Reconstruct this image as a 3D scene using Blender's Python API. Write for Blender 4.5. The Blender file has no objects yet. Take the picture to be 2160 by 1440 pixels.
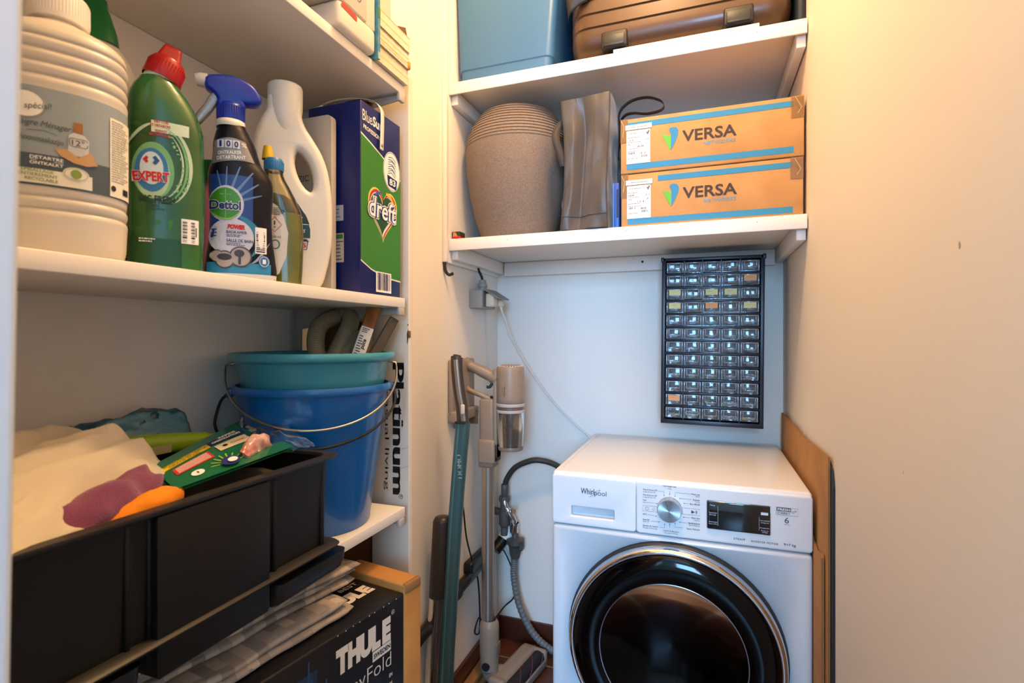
import bpy, bmesh, math, random
from mathutils import Vector, Matrix, noise as mnoise

SC = bpy.context.scene
COL = SC.collection
R = math.radians
rnd = random.Random(7)

# ------------------------------------------------------------------ colours and materials
def lin(h):
    if isinstance(h, str):
        h = h.lstrip('#'); c = [int(h[i:i+2], 16)/255 for i in (0, 2, 4)]
        return tuple(((x+.055)/1.055)**2.4 if x > .04045 else x/12.92 for x in c)
    return tuple(h)

MATS = {}
def mat(name, col, rough=.5, metal=0., spec=.5, trans=0., coat=0., alpha=1., emit=0., bump=None,
        vary=None, sheen=0., ior=1.45):
    if name in MATS: return MATS[name]
    m = bpy.data.materials.new(name); m.use_nodes = True
    nt = m.node_tree; b = nt.nodes['Principled BSDF']
    c = lin(col)
    b.inputs['Base Color'].default_value = (*c, 1)
    b.inputs['Roughness'].default_value = rough
    b.inputs['Metallic'].default_value = metal
    b.inputs['Specular IOR Level'].default_value = spec
    b.inputs['Transmission Weight'].default_value = trans
    b.inputs['Coat Weight'].default_value = coat
    b.inputs['Coat Roughness'].default_value = .08
    b.inputs['Alpha'].default_value = alpha
    b.inputs['IOR'].default_value = ior
    b.inputs['Sheen Weight'].default_value = sheen
    if emit:
        b.inputs['Emission Color'].default_value = (*c, 1); b.inputs['Emission Strength'].default_value = emit
    tc = nt.nodes.new('ShaderNodeTexCoord')
    if bump:
        sc, st = bump[:2]
        n = nt.nodes.new('ShaderNodeTexNoise'); n.inputs['Scale'].default_value = sc
        n.inputs['Detail'].default_value = 4
        nt.links.new(tc.outputs['Object'], n.inputs['Vector'])
        bp = nt.nodes.new('ShaderNodeBump'); bp.inputs['Strength'].default_value = st
        bp.inputs['Distance'].default_value = bump[2] if len(bump) > 2 else .002
        nt.links.new(n.outputs['Fac'], bp.inputs['Height'])
        nt.links.new(bp.outputs['Normal'], b.inputs['Normal'])
    if vary:
        c2, sc, lo, hi = vary
        n = nt.nodes.new('ShaderNodeTexNoise'); n.inputs['Scale'].default_value = sc
        n.inputs['Detail'].default_value = 5
        nt.links.new(tc.outputs['Object'], n.inputs['Vector'])
        r = nt.nodes.new('ShaderNodeValToRGB')
        r.color_ramp.elements[0].position = lo; r.color_ramp.elements[0].color = (*c, 1)
        r.color_ramp.elements[1].position = hi; r.color_ramp.elements[1].color = (*lin(c2), 1)
        nt.links.new(n.outputs['Fac'], r.inputs['Fac'])
        nt.links.new(r.outputs['Color'], b.inputs['Base Color'])
    MATS[name] = m
    return m

def clear(name, tint, solid, glossy=.12, rough=.08, solid_col=None, ior=1.5):
    """thin clear plastic: mostly see-through, some body colour, a sharp reflection"""
    m = bpy.data.materials.new(name); m.use_nodes = True
    nt = m.node_tree; nt.nodes.clear()
    o = nt.nodes.new('ShaderNodeOutputMaterial')
    t = nt.nodes.new('ShaderNodeBsdfTransparent'); t.inputs['Color'].default_value = (*lin(tint), 1)
    d = nt.nodes.new('ShaderNodeBsdfDiffuse'); d.inputs['Color'].default_value = (*lin(solid_col or tint), 1)
    g = nt.nodes.new('ShaderNodeBsdfGlossy'); g.inputs['Roughness'].default_value = rough
    m1 = nt.nodes.new('ShaderNodeMixShader'); m1.inputs['Fac'].default_value = solid
    m2 = nt.nodes.new('ShaderNodeMixShader')
    fr = nt.nodes.new('ShaderNodeFresnel'); fr.inputs['IOR'].default_value = ior
    ad = nt.nodes.new('ShaderNodeMath'); ad.operation = 'ADD'; ad.inputs[1].default_value = glossy
    nt.links.new(fr.outputs[0], ad.inputs[0]); nt.links.new(ad.outputs[0], m2.inputs['Fac'])
    nt.links.new(t.outputs[0], m1.inputs[1]); nt.links.new(d.outputs[0], m1.inputs[2])
    nt.links.new(m1.outputs[0], m2.inputs[1]); nt.links.new(g.outputs[0], m2.inputs[2])
    nt.links.new(m2.outputs[0], o.inputs['Surface'])
    MATS[name] = m
    return m

# ------------------------------------------------------------------ mesh builder
_txt = {}
def text_geo(s, bold=0., shear=0., space=1.):
    k = (s, bold, shear, space)
    if k in _txt: return _txt[k]
    dup = bold if (bold > 0 and any(ch in 'Mm' for ch in s)) else 0      # wide letters: thickened by a second strike instead
    c = bpy.data.curves.new('t', 'FONT'); c.body = s; c.size = 1; c.offset = 0 if dup else bold; c.shear = shear
    c.space_character = space; c.resolution_u = 3
    o = bpy.data.objects.new('t', c)
    m = bpy.data.meshes.new_from_object(o)
    vs = [(v.co.x, v.co.y) for v in m.vertices]; fs = [tuple(p.vertices) for p in m.polygons]
    bpy.data.objects.remove(o); bpy.data.curves.remove(c); bpy.data.meshes.remove(m)
    if dup:
        n_ = len(vs); vs += [(x+dup*1.6, y) for x, y in vs]; fs += [tuple(i+n_ for i in f) for f in fs]
    xs = [v[0] for v in vs]; ys = [v[1] for v in vs]
    x0, x1, y0, y1 = min(xs), max(xs), min(ys), max(ys)
    vs = [((x-x0)/(x1-x0), (y-y0)/(y1-y0)) for x, y in vs]
    _txt[k] = (vs, fs, (x1-x0)/(y1-y0))
    return _txt[k]

class MB:
    def __init__(s): s.v = []; s.f = []; s.mi = []; s.sm = []; s.mats = []; s.cur = 0; s.T = Matrix.Identity(4)
    def use(s, m):
        if m not in s.mats: s.mats.append(m)
        s.cur = s.mats.index(m); return s
    def add(s, vs, fs, smooth=False):
        n = len(s.v)
        s.v += [tuple(s.T @ Vector(v)) for v in vs]
        for f in fs:
            s.f.append(tuple(i+n for i in f)); s.mi.append(s.cur); s.sm.append(smooth)
        return s
    def addbm(s, bm, smooth=False):
        bm.verts.index_update()
        s.add([v.co[:] for v in bm.verts], [[v.index for v in f.verts] for f in bm.faces], smooth); bm.free(); return s
    def box(s, x0, x1, y0, y1, z0, z1, bev=0., seg=2, smooth=None):
        bm = bmesh.new(); bmesh.ops.create_cube(bm, size=1)
        for v in bm.verts:
            v.co = Vector((x0+(v.co.x+.5)*(x1-x0), y0+(v.co.y+.5)*(y1-y0), z0+(v.co.z+.5)*(z1-z0)))
        if bev > 0:
            bmesh.ops.bevel(bm, geom=list(bm.edges), offset=bev, segments=seg, profile=.5, affect='EDGES')
        return s.addbm(bm, (bev > 0) if smooth is None else smooth)
    def rings(s, rings, cap0=True, cap1=True, closed=True, smooth=True, loop=False):
        n = len(rings[0]); vs = [p for r in rings for p in r]; fs = []
        m = len(rings)
        for i in range(m if loop else m-1):
            i2 = (i+1) % m
            for j in range(n if closed else n-1):
                k = (j+1) % n
                fs.append((i*n+j, i*n+k, i2*n+k, i2*n+j))
        s.add(vs, fs, smooth)
        if cap0 and not loop: s.add(rings[0], [tuple(range(n))[::-1]], False)
        if cap1 and not loop: s.add(rings[-1], [tuple(range(n))], False)
        return s
    def lathe(s, prof, n=40, c=(0, 0, 0), axis='z', cap0=False, cap1=False):
        rr = []
        for r, z in prof:
            ring = []
            for j in range(n):
                a = 2*math.pi*j/n; x, y = r*math.cos(a), r*math.sin(a)
                p = (x, y, z) if axis == 'z' else ((x, z, -y) if axis == 'y' else (z, x, y))
                ring.append((p[0]+c[0], p[1]+c[1], p[2]+c[2]))
            rr.append(ring)
        return s.rings(rr, cap0, cap1)
    def cyl(s, p0, p1, r0, r1=None, n=20, cap=True, smooth=True):
        return s.tube([p0, p1], [r0, r1 if r1 is not None else r0], n, cap)
    def tube(s, pts, r, n=12, cap=True, flat=1., up=None, ribs=None):
        pts = [Vector(p) for p in pts]
        if not isinstance(r, (list, tuple)): r = [r]*len(pts)
        rr = []; prev = None
        for i, p in enumerate(pts):
            d = (pts[min(i+1, len(pts)-1)]-pts[max(i-1, 0)]).normalized()
            if prev is None:
                a = Vector(up) if up else (Vector((0, 0, 1)) if abs(d.z) < .9 else Vector((1, 0, 0)))
            else: a = prev
            x = (a - d*a.dot(d)).normalized(); prev = x; y = d.cross(x)
            rr.append([tuple(p + x*(r[i]*math.cos(2*math.pi*j/n)) + y*(r[i]*flat*math.sin(2*math.pi*j/n))) for j in range(n)])
        return s.rings(rr, cap, cap)
    def sheet(s, fn, nu, nv, smooth=True):
        vs = [fn(i/nu, j/nv) for j in range(nv+1) for i in range(nu+1)]
        fs = [(j*(nu+1)+i, j*(nu+1)+i+1, (j+1)*(nu+1)+i+1, (j+1)*(nu+1)+i) for j in range(nv) for i in range(nu)]
        return s.add(vs, fs, smooth)
    def slab(s, fn, nu, nv, th, smooth=True):
        """closed sheet of thickness th (offset along z)"""
        top = [fn(i/nu, j/nv) for j in range(nv+1) for i in range(nu+1)]
        n = len(top); vs = top+[(x, y, z-th) for x, y, z in top]
        q = lambda i, j: j*(nu+1)+i
        fs = []
        for j in range(nv):
            for i in range(nu):
                a = (q(i, j), q(i+1, j), q(i+1, j+1), q(i, j+1)); fs.append(a); fs.append(tuple(k+n for k in a[::-1]))
        b = [q(i, 0) for i in range(nu)]+[q(nu, j) for j in range(nv)]+[q(i, nv) for i in range(nu, 0, -1)]+[q(0, j) for j in range(nv, 0, -1)]
        for k in range(len(b)):
            a, c = b[k], b[(k+1) % len(b)]; fs.append((a, a+n, c+n, c))
        return s.add(vs, fs, smooth)
    def curve2d(s, loops, extrude, bevel=0., res=2, T=None, smooth=True):
        """filled outline with holes, given thickness and rounded edges; outline in XY, thickness along Z"""
        c = bpy.data.curves.new('c', 'CURVE'); c.dimensions = '2D'; c.fill_mode = 'BOTH'
        c.extrude = extrude; c.bevel_depth = bevel; c.bevel_resolution = res
        for lp in loops:
            sp = c.splines.new('POLY'); sp.points.add(len(lp)-1)
            for i, p in enumerate(lp): sp.points[i].co = (p[0], p[1], 0, 1)
            sp.use_cyclic_u = True
        o = bpy.data.objects.new('c', c); m = bpy.data.meshes.new_from_object(o)
        T0 = s.T
        if T is not None: s.T = s.T @ T
        bm = bmesh.new(); bm.from_mesh(m); bmesh.ops.remove_doubles(bm, verts=bm.verts, dist=1e-6)
        s.addbm(bm, smooth); s.T = T0
        bpy.data.objects.remove(o); bpy.data.curves.remove(c); bpy.data.meshes.remove(m)
        return s
    # ---- decals on a surface S(u, v, off)
    def drect(s, S, u0, u1, v0, v1, off=.0004, nu=1, nv=1):
        return s.sheet(lambda a, b: S(u0+(u1-u0)*a, v0+(v1-v0)*b, off), nu, nv, False)
    def dell(s, S, cu, cv, ru, rv, off=.0004, n=28, k=3, inner=0., rot=0.):
        vs = []; cr, sr = math.cos(rot), math.sin(rot)
        for i in range(k+1):
            t = inner+(1-inner)*i/k; t = max(t, 1e-3)
            for j in range(n):
                a = 2*math.pi*j/n; x, y = ru*t*math.cos(a), rv*t*math.sin(a)
                vs.append(S(cu+x*cr-y*sr, cv+x*sr+y*cr, off))
        fs = [(i*n+j, (i+1)*n+j, (i+1)*n+(j+1) % n, i*n+(j+1) % n) for i in range(k) for j in range(n)]
        return s.add(vs, fs, False)
    def dpoly(s, S, pts, off=.0004):
        """fan from the centroid"""
        cu = sum(p[0] for p in pts)/len(pts); cv = sum(p[1] for p in pts)/len(pts); n = len(pts)
        vs = [S(cu, cv, off)]
        for t in (.5, 1.): vs += [S(cu+(p[0]-cu)*t, cv+(p[1]-cv)*t, off) for p in pts]
        fs = [(0, 1+j, 1+(j+1) % n) for j in range(n)]+[(1+j, 1+n+j, 1+n+(j+1) % n, 1+(j+1) % n) for j in range(n)]
        return s.add(vs, fs, False)
    def dband(s, S, lo, hi, off=.0004):
        """strip between two lists of points"""
        n = len(lo); vs = [S(u, v, off) for u, v in lo]+[S(u, v, off) for u, v in hi]
        return s.add(vs, [(j, j+1, n+j+1, n+j) for j in range(n-1)], False)
    def dline(s, S, pts, w, off=.0004):
        lo, hi = [], []
        for i, p in enumerate(pts):
            a, b = pts[max(i-1, 0)], pts[min(i+1, len(pts)-1)]
            dx, dy = b[0]-a[0], b[1]-a[1]; L = math.hypot(dx, dy) or 1
            lo.append((p[0]+dy/L*w/2, p[1]-dx/L*w/2)); hi.append((p[0]-dy/L*w/2, p[1]+dx/L*w/2))
        return s.dband(S, lo, hi, off)
    def dtext(s, S, t, u, v, w=None, h=None, off=.0007, bold=.0, shear=0., rot=0., al='c', space=1.):
        """text fitted into a box w x h; (u, v) is the box centre (al='l': left middle, 'r': right middle)"""
        vs, fs, asp = text_geo(t, bold, shear, space)
        if w is None: w = h*asp
        if h is None: h = w/asp
        dx = {'c': -.5, 'l': 0., 'r': -1.}[al]; cr, sr = math.cos(rot), math.sin(rot)
        out = []
        for a, b in vs:
            x, y = (a+dx)*w, (b-.5)*h
            out.append(S(u+x*cr-y*sr, v+x*sr+y*cr, off))
        return s.add(out, fs, False)
    def dbars(s, S, u0, u1, v0, v1, n, off=.0006, seed=1, horiz=False):
        q = random.Random(seed); t = 0
        ws = [q.choice((1, 1, 2, 3)) for _ in range(2*n)]; tot = sum(ws)
        for i, w in enumerate(ws):
            if i % 2 == 0:
                a, b = t/tot, (t+w)/tot
                if horiz: s.drect(S, u0, u1, v0+(v1-v0)*a, v0+(v1-v0)*b, off)
                else: s.drect(S, u0+(u1-u0)*a, u0+(u1-u0)*b, v0, v1, off)
            t += w
    def dlines(s, S, u0, u1, v0, v1, n, off=.0006, seed=1, fill=.45):
        """rows of print too small to read"""
        q = random.Random(seed)
        for i in range(n):
            v = v1-(v1-v0)*(i+.5)/n; hh = (v1-v0)/n*fill/2; u = u0
            e = u0+(u1-u0)*q.uniform(.6, 1.)
            while u < e:
                w = (u1-u0)*q.uniform(.06, .2); s.drect(S, u, min(u+w, e), v-hh, v+hh, off); u += w+(u1-u0)*.03
    def build(s, name, parent=None, loc=None, rot=None, **props):
        me = bpy.data.meshes.new(name); me.from_pydata(s.v, [], s.f); 
        for m in s.mats: me.materials.append(m)
        me.polygons.foreach_set('material_index', s.mi); me.polygons.foreach_set('use_smooth', s.sm)
        me.update()
        o = bpy.data.objects.new(name, me); COL.objects.link(o)
        if parent: o.parent = parent
        if loc: o.location = loc
        if rot: o.rotation_euler = rot
        for k, v in props.items(): o[k] = v
        return o

def sharp(o, ang=35):
    """flat look across hard edges of a smooth mesh"""
    bm = bmesh.new(); bm.from_mesh(o.data)
    for e in bm.edges:
        if len(e.link_faces) == 2 and e.calc_face_angle(0) > R(ang): e.smooth = False
    bm.to_mesh(o.data); bm.free(); return o

def thing(name, loc, label, category, rot=0., group=None, tilt=(0, 0)):
    o = bpy.data.objects.new(name, None); COL.objects.link(o)
    o.location = loc; o.rotation_euler = (tilt[0], tilt[1], rot); o.empty_display_size = .02
    o['label'] = label; o['category'] = category
    if group: o['group'] = group
    return o

def plane(O, U, V):
    O, U, V = Vector(O), Vector(U).normalized(), Vector(V).normalized(); N = U.cross(V)
    return lambda u, v, off=0.: tuple(O+U*u+V*v+N*off)

def smooth_path(pts, n=8):
    """Catmull-Rom through the points"""
    P = [Vector(p) for p in pts]; P = [P[0]*2-P[1]]+P+[P[-1]*2-P[-2]]; out = []
    for i in range(1, len(P)-2):
        for k in range(n):
            t = k/n; a, b, c, d = P[i-1], P[i], P[i+1], P[i+2]
            out.append(.5*((2*b)+(-a+c)*t+(2*a-5*b+4*c-d)*t*t+(-a+3*b-3*c+d)*t**3))
    out.append(P[-2]); return [tuple(p) for p in out]

class Bottle:
    """body from a profile of (z, half width, half depth, squareness, shift in x)"""
    def __init__(s, keys, steps=6):
        k = [tuple(q)+(0.,)*(5-len(q)) for q in keys]; s.p = []
        for i in range(len(k)-1):
            a, b = k[max(i-1, 0)], k[i]; c, d = k[i+1], k[min(i+2, len(k)-1)]
            for j in range(steps):
                t = j/steps; row = []
                for q in range(5):
                    if q == 0: row.append(b[0]+(c[0]-b[0])*t); continue
                    m0 = (c[q]-a[q])/2; m1 = (d[q]-b[q])/2
                    h = (2*t**3-3*t*t+1)*b[q]+(t**3-2*t*t+t)*m0+(-2*t**3+3*t*t)*c[q]+(t**3-t*t)*m1
                    row.append(h)
                s.p.append(tuple(row))
        s.p.append(k[-1])
    def at(s, z):
        p = s.p
        if z <= p[0][0]: return p[0]
        for a, b in zip(p, p[1:]):
            if a[0] <= z <= b[0]:
                t = (z-a[0])/((b[0]-a[0]) or 1); return tuple(a[i]+(b[i]-a[i])*t for i in range(5))
        return p[-1]
    def mesh(s, mb, n=44, z0=None, z1=None, shrink=0.):
        rr = []
        for z, a, b, e, cx in s.p:
            if (z0 is not None and z < z0-1e-6) or (z1 is not None and z > z1+1e-6): continue
            a -= shrink; b -= shrink; ring = []
            for j in range(n):
                t = 2*math.pi*j/n; c, q = math.cos(t), math.sin(t)
                ring.append((cx+a*math.copysign(abs(c)**(2/e), c), b*math.copysign(abs(q)**(2/e), q), z))
            rr.append(ring)
        mb.rings(rr); return mb
    def S(s, u, v, off=0.):
        z, a, b, e, cx = s.at(v)
        w = max(-1., min(1., (u-cx)/a)); k = max(0., 1-abs(w)**e)**(1/e)
        g = math.sqrt(max(1e-6, 1-abs(w)))       # push out sideways close to the silhouette
        return (u+off*w*(1.2 if abs(w) > .8 else .5), -b*k-off*(1 if abs(w) < .85 else .8), v)
def surf(bottle): return lambda u, v, off=0.: bottle.S(u, v, off)

# shared materials
WALL = mat('wall_paint', '#ebe4da', .75, bump=(90, .12, .002))
SHELF = mat('shelf_white', '#e9e4dc', .42)
WHITE = mat('white_plastic', '#efece6', .35)
WHITEM = mat('white_print', '#f0efec', .6)
BLACK = mat('black_print', '#15151a', .6)
DARK = mat('black_plastic', '#1d1e20', .42)
CHROME = mat('chrome', '#d8d8da', .08, metal=1)
STEEL = mat('steel_wire', '#a8a39a', .28, metal=1)
CARD = mat('cardboard', '#c2905a', .85, bump=(30, .08, .002), vary=('#b5834e', 14, .35, .7))
CARDD = mat('cardboard_edge', '#8d6238', .9)
RED = mat('red_print', '#c01a22', .5)
GREY = mat('grey_print', '#8c8f92', .6)
# ================================================================== the room
XL, XR, YB, ZF, ZC = -.757, .246, 1.92, .03, 2.85
def st(mb, name): return mb.build(name, kind='structure')

TILE = mat('floor_tile', '#5c3122', .35, vary=('#472418', 5, .3, .7), bump=(25, .1, .002))
def tile_mat():
    m = TILE; nt = m.node_tree; b = nt.nodes['Principled BSDF']
    tc = nt.nodes.new('ShaderNodeTexCoord'); br = nt.nodes.new('ShaderNodeTexBrick')
    br.offset = 0; br.inputs['Scale'].default_value = 1
    br.inputs['Brick Width'].default_value = .2; br.inputs['Row Height'].default_value = .2
    br.inputs['Mortar Size'].default_value = .004
    src = b.inputs['Base Color'].links[0].from_socket
    nt.links.new(tc.outputs['Object'], br.inputs['Vector'])
    nt.links.new(src, br.inputs['Color1']); nt.links.new(src, br.inputs['Color2'])
    br.inputs['Mortar'].default_value = (*lin('#8a7a68'), 1)
    nt.links.new(br.outputs['Color'], b.inputs['Base Color'])
tile_mat()
st(MB().use(TILE).box(-1.6, 1.6, -2.6, 2.1, -.05, ZF), 'floor')
st(MB().use(WALL).box(-1.6, 1.6, -2.6, 2.1, ZC, ZC+.05), 'ceiling')
st(MB().use(WALL).box(-.95, .4, YB, YB+.1, 0, ZC), 'wall_back')
w = MB().use(WALL).box(XR, XR+.1, -.1, YB, 0, ZC); WS = lambda u, v_, off=0.: (XR-.0004, u, v_); w.use(mat('wall_scuff', '#b3a48e', .8))
for y, z, a, b in ((.66, 1.29, .002, .004), (.40, 1.24, .0015, .003), (.52, .98, .0012, .0012), (.30, .86, .002, .001), (.82, 1.02, .001, .003)): w.dell(WS, y, z, a, b, 0, 8, 1)
st(w, 'wall_right')
w = MB().use(WALL); w.box(XL-.1, XL, .96, YB, 0, ZC)                 # behind the partition
w.box(-.92, -.82, -.1, .96, 0, ZC); st(w, 'wall_left')
st(MB().use(WALL).box(-.82, -.615, .950, .965, 0, ZC), 'wall_partition')
# wall with the doorway the view is taken from, and the hallway behind it
w = MB().use(WALL); w.box(-1.6, -.36, -.2, -.1, 0, ZC); w.box(XR, 1.6, -.2, -.1, 0, ZC); w.box(-.36, XR, -.2, -.1, 2.1, ZC)
st(w, 'wall_front')
w = MB().use(WALL); w.box(-1.7, -1.6, -2.6, -.1, 0, ZC); st(w, 'wall_hall_left')
w = MB().use(WALL); w.box(1.6, 1.7, -2.6, -.1, 0, ZC); st(w, 'wall_hall_right')
w = MB().use(WALL); w.box(-1.6, -.12, -2.7, -2.6, 0, ZC); w.box(.92, 1.6, -2.7, -2.6, 0, ZC)
w.box(-.12, .92, -2.7, -2.6, 0, 1.1); w.box(-.12, .92, -2.7, -2.6, 2.34, ZC); st(w, 'wall_hall_back')
# window at the end of the hall: frame bars seen reflected in the washer door
w = MB().use(WHITE)
w.box(-.12, .92, -2.66, -2.62, 1.1, 1.16, .004); w.box(-.12, .92, -2.66, -2.62, 2.28, 2.34, .004)
for x in (-.12, .21, .54, .86): w.box(x, x+.06, -2.66, -2.62, 1.1, 2.34, .004)
st(w, 'window_1')
# white door jamb just inside the doorway
j = MB().use(mat('door_paint', '#cdd3da', .35)); j.box(-.065, 0, -.245, 0, -1.16, 1.35, .004, 3)
o = j.build('door_1', kind='structure'); o.location = (-.3005, .153, 1.2); o.rotation_euler = (0, R(1.75), 0)
# dark brown tile skirting
SK = mat('skirting_tile', '#4d281b', .3, bump=(30, .1))
b = MB().use(SK); b.box(XL, -.38, YB-.012, YB, ZF, .115, .002); st(b, 'baseboard_back')
b = MB().use(SK); b.box(XL, XL+.012, 1.0, YB-.012, ZF, .115, .002); st(b, 'baseboard_left')
# marks and filler on the right wall
# side panels and battens of the niche
b = MB().use(SHELF); b.box(XL, -.745, 1.465, 1.915, 1.43, ZC, .0015); st(b, 'trim_1')
st(MB().use(mat('edge_trim', '#e6dfd4', .5)).box(XL, -.742, 1.452, 1.466, 1.43, ZC, .002), 'trim_2')

def niche_shelf(z, tag_, name_batten, back):
    t = thing('niche_shelf', (0, 1.48, z), tag_, 'shelf')
    m = MB().use(SHELF); m.box(-.744, .243, .0, .435, -.018, 0, .001)
    m.build('board', t)
    m = MB().use(SHELF); m.box(-.744, .243, -.006, 0, -.036, .0005, .0015)
    m.use(mat('nail_head', '#6b6258', .5))
    for x, zz in ((-.55, -.014), (-.2, -.01), (.13, -.012)): m.lathe([(0, 0), (.0012, 0)], 8, (x, -.0065, zz), 'y')
    m.build('front_strip', t)
    for x0, x1 in ((-.744, -.722), (.221, .243)):
        m = MB().use(SHELF); m.box(x0, x1, .012, .43, -.062, -.0185, .002)
        m.use(mat('nail_head', '#6b6258', .5)); m.build('batten', t)
    if back:
        m = MB().use(SHELF); m.box(-.720, .220, .413, .432, -.07, -.0185, .002)
        m.use(mat('screw_dark', '#2a2622', .5)); m.lathe([(0, 0), (.004, 0), (.004, .002)], 12, (-.2, .412, -.04), 'y')
        m.build('batten', t)
    return t
niche_shelf(1.503, 'white wooden shelf above the washing machine carrying the plant pot and the cardboard boxes', 1, True)
niche_shelf(1.988, 'upper white wooden shelf carrying the blue bin and the bronze suitcase', 2, False)

# left shelves
BRK = mat('bracket_grey', '#b9b3aa', .4)
def left_shelf(ztop, label, y0=-.05):
    t = thing('wall_shelf', (-.555, .908, ztop), label, 'shelf')
    m = MB().use(SHELF); m.box(-.263, 0, y0-.908, 0, -.019, 0, .0012); m.build('board', t)
    # bracket: flat arm with a tapering web under the board and a leg on the wall
    m = MB().use(BRK)
    m.curve2d([[(-.258, -.021), (-.002, -.021), (-.002, -.030), (-.008, -.030), (-.20, -.052), (-.245, -.06), (-.245, -.15), (-.258, -.15)]],
              .0015, .0006, 1, Matrix.Translation((0, -.012, 0)) @ Matrix.Rotation(R(90), 4, 'X'))
    m.box(-.258, -.002, -.024, 0, -.0205, -.0190, 0)
    m.box(-.2615, -.258, -.024, 0, -.16, -.021, 0)
    m.box(-.006, .0012, -.022, -.004, -.034, -.0195, .001)
    m.lathe([(0, 0), (.0035, 0), (.0035, -.0015)], 12, (-.258, -.012, -.07), 'x')
    m.build('bracket', t)
    return t
left_shelf(1.692, 'white top shelf on the left wall holding boxed goods and flat cartons')
left_shelf(1.274, 'white shelf holding the row of cleaning bottles')
left_shelf(.861, 'lowest white shelf under the black crate and the buckets')

# ---------------------------------------------------------------- lights
def light(name, kind, loc, power, col, **k):
    l = bpy.data.lights.new(name, kind); l.energy = power; l.color = col
    for a, b in k.items(): setattr(l, a, b)
    o = bpy.data.objects.new(name, l); COL.objects.link(o); o.location = loc; return o
lamp = light('ceiling_lamp', 'POINT', (-.14, .86, 2.60), 44, (1, .645, .325), shadow_soft_size=.07)
win = light('hall_daylight', 'AREA', (.40, -2.58, 1.72), 188, (.28, .59, 1), shape='RECTANGLE', size=.95, size_y=1.15)
win.rotation_euler = (R(90), 0, 0)
wl = bpy.data.worlds.new('World'); SC.world = wl; wl.use_nodes = True
wl.node_tree.nodes['Background'].inputs['Color'].default_value = (.55, .72, 1, 1)
wl.node_tree.nodes['Background'].inputs['Strength'].default_value = .25

# ---------------------------------------------------------------- camera
cam = bpy.data.cameras.new('camera'); co = bpy.data.objects.new('camera', cam); COL.objects.link(co)
co.location = (0, 0, 1.195); co.rotation_euler = (R(90), 0, R(19.95))
cam.sensor_width = 36; cam.lens = 18.5; cam.shift_y = -7/2160; cam.clip_start = .02
cam.dof.use_dof = True; cam.dof.focus_distance = 1.15; cam.dof.aperture_fstop = 7.1
SC.camera = co
vs = SC.view_settings; vs.view_transform = 'Standard'; vs.look = 'None'; vs.gamma = 1; vs.exposure = .07
vs.use_curve_mapping = False
SC.display_settings.display_device = 'sRGB'
# ================================================================== washing machine and what surrounds it
from mathutils import Euler
def W(t):
    """builder that takes world coordinates for parts of thing t"""
    m = MB(); m.T = (Matrix.Translation(t.location) @ t.rotation_euler.to_matrix().to_4x4()).inverted(); return m
def rrect(x0, x1, y0, y1, r, n=5):
    out = []
    for cx, cy, a0 in ((x1-r, y1-r, 0), (x0+r, y1-r, 90), (x0+r, y0+r, 180), (x1-r, y0+r, 270)):
        for k in range(n+1):
            a = R(a0+90*k/n); out.append((cx+r*math.cos(a), cy+r*math.sin(a)))
    return out
RX = Matrix.Rotation(R(90), 4, 'X')          # outline XY -> upright XZ, thickness along Y
ENA = mat('washer_enamel', '#cdced1', .28, coat=.5)
ENP = mat('washer_panel_plastic', '#e0dfdf', .3, coat=.3)
LINE = mat('panel_print', '#3c3c44', .6)
GRN = mat('green_print', '#1b9a70', .6)
wm = thing('washing_machine', (-.07, 1.6, ZF), 'white front-loading washer dryer with chrome ringed black door', 'washing machine')
x0, x1, yf, z1 = -.367, .228, 1.315, .853
m = W(wm).use(ENA); m.box(x0, x1, yf+.02, 1.875, ZF+.01, .838, .010, 4)
m.box(x0, x1, yf, yf+.04, ZF+.01, .716, .010, 4)
m.use(mat('gasket_black', '#101113', .35)); m.lathe([(.2525, yf-.0004), (.0, yf-.0004)], 64, (-.07, 0, .455), 'y')
sharp(m.build('body', wm))
m = W(wm).use(ENP); m.box(x0, x1, yf+.004, 1.876, .826, z1, .009, 4)
m.use(mat('seam_grey', '#b9b0a4', .5)); m.box(x0+.018, x0+.0188, yf+.04, 1.85, z1-.0003, z1+.0002)
sharp(m.build('top_panel', wm))
PS = plane((0, yf-.0005, 0), (1, 0, 0), (0, 0, 1))
# detergent drawer with a scooped handle
m = W(wm).use(ENP)
m.curve2d([rrect(x0+.0045, -.1590, .7235, .8415, .004), rrect(-.321, -.2035, .738, .7705, .007)], .004, .0045, 3,
          Matrix.Translation((0, yf+.009, 0)) @ RX)
m.box(-.330, -.195, yf+.026, yf+.030, .730, .780)
m.sheet(lambda a, b: (-.325+.125*a, yf+.006+.02*math.sin(b*math.pi*.5), .733+.024*b), 2, 10)
m.use(BLACK).box(-.30, -.225, yf+.0245, yf+.0262, .7665, .7682)
m.use(LINE)
m.dtext(PS, 'Whirl', -.2745, .8085, .034, .0145, .0003, bold=.012)
m.dtext(PS, 'pool', -.2415, .8045, .030, .0165, .0003, bold=-.004)
ang = [R(a) for a in range(-150, 160, 8)]
m.dline(PS, [(-.256+.014*math.cos(a)*.95+.004*math.sin(a), .805+.0055*math.sin(a)+.008*math.cos(a)) for a in ang], .0008, .0004)
sharp(m.build('detergent_drawer', wm), 50)
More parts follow.
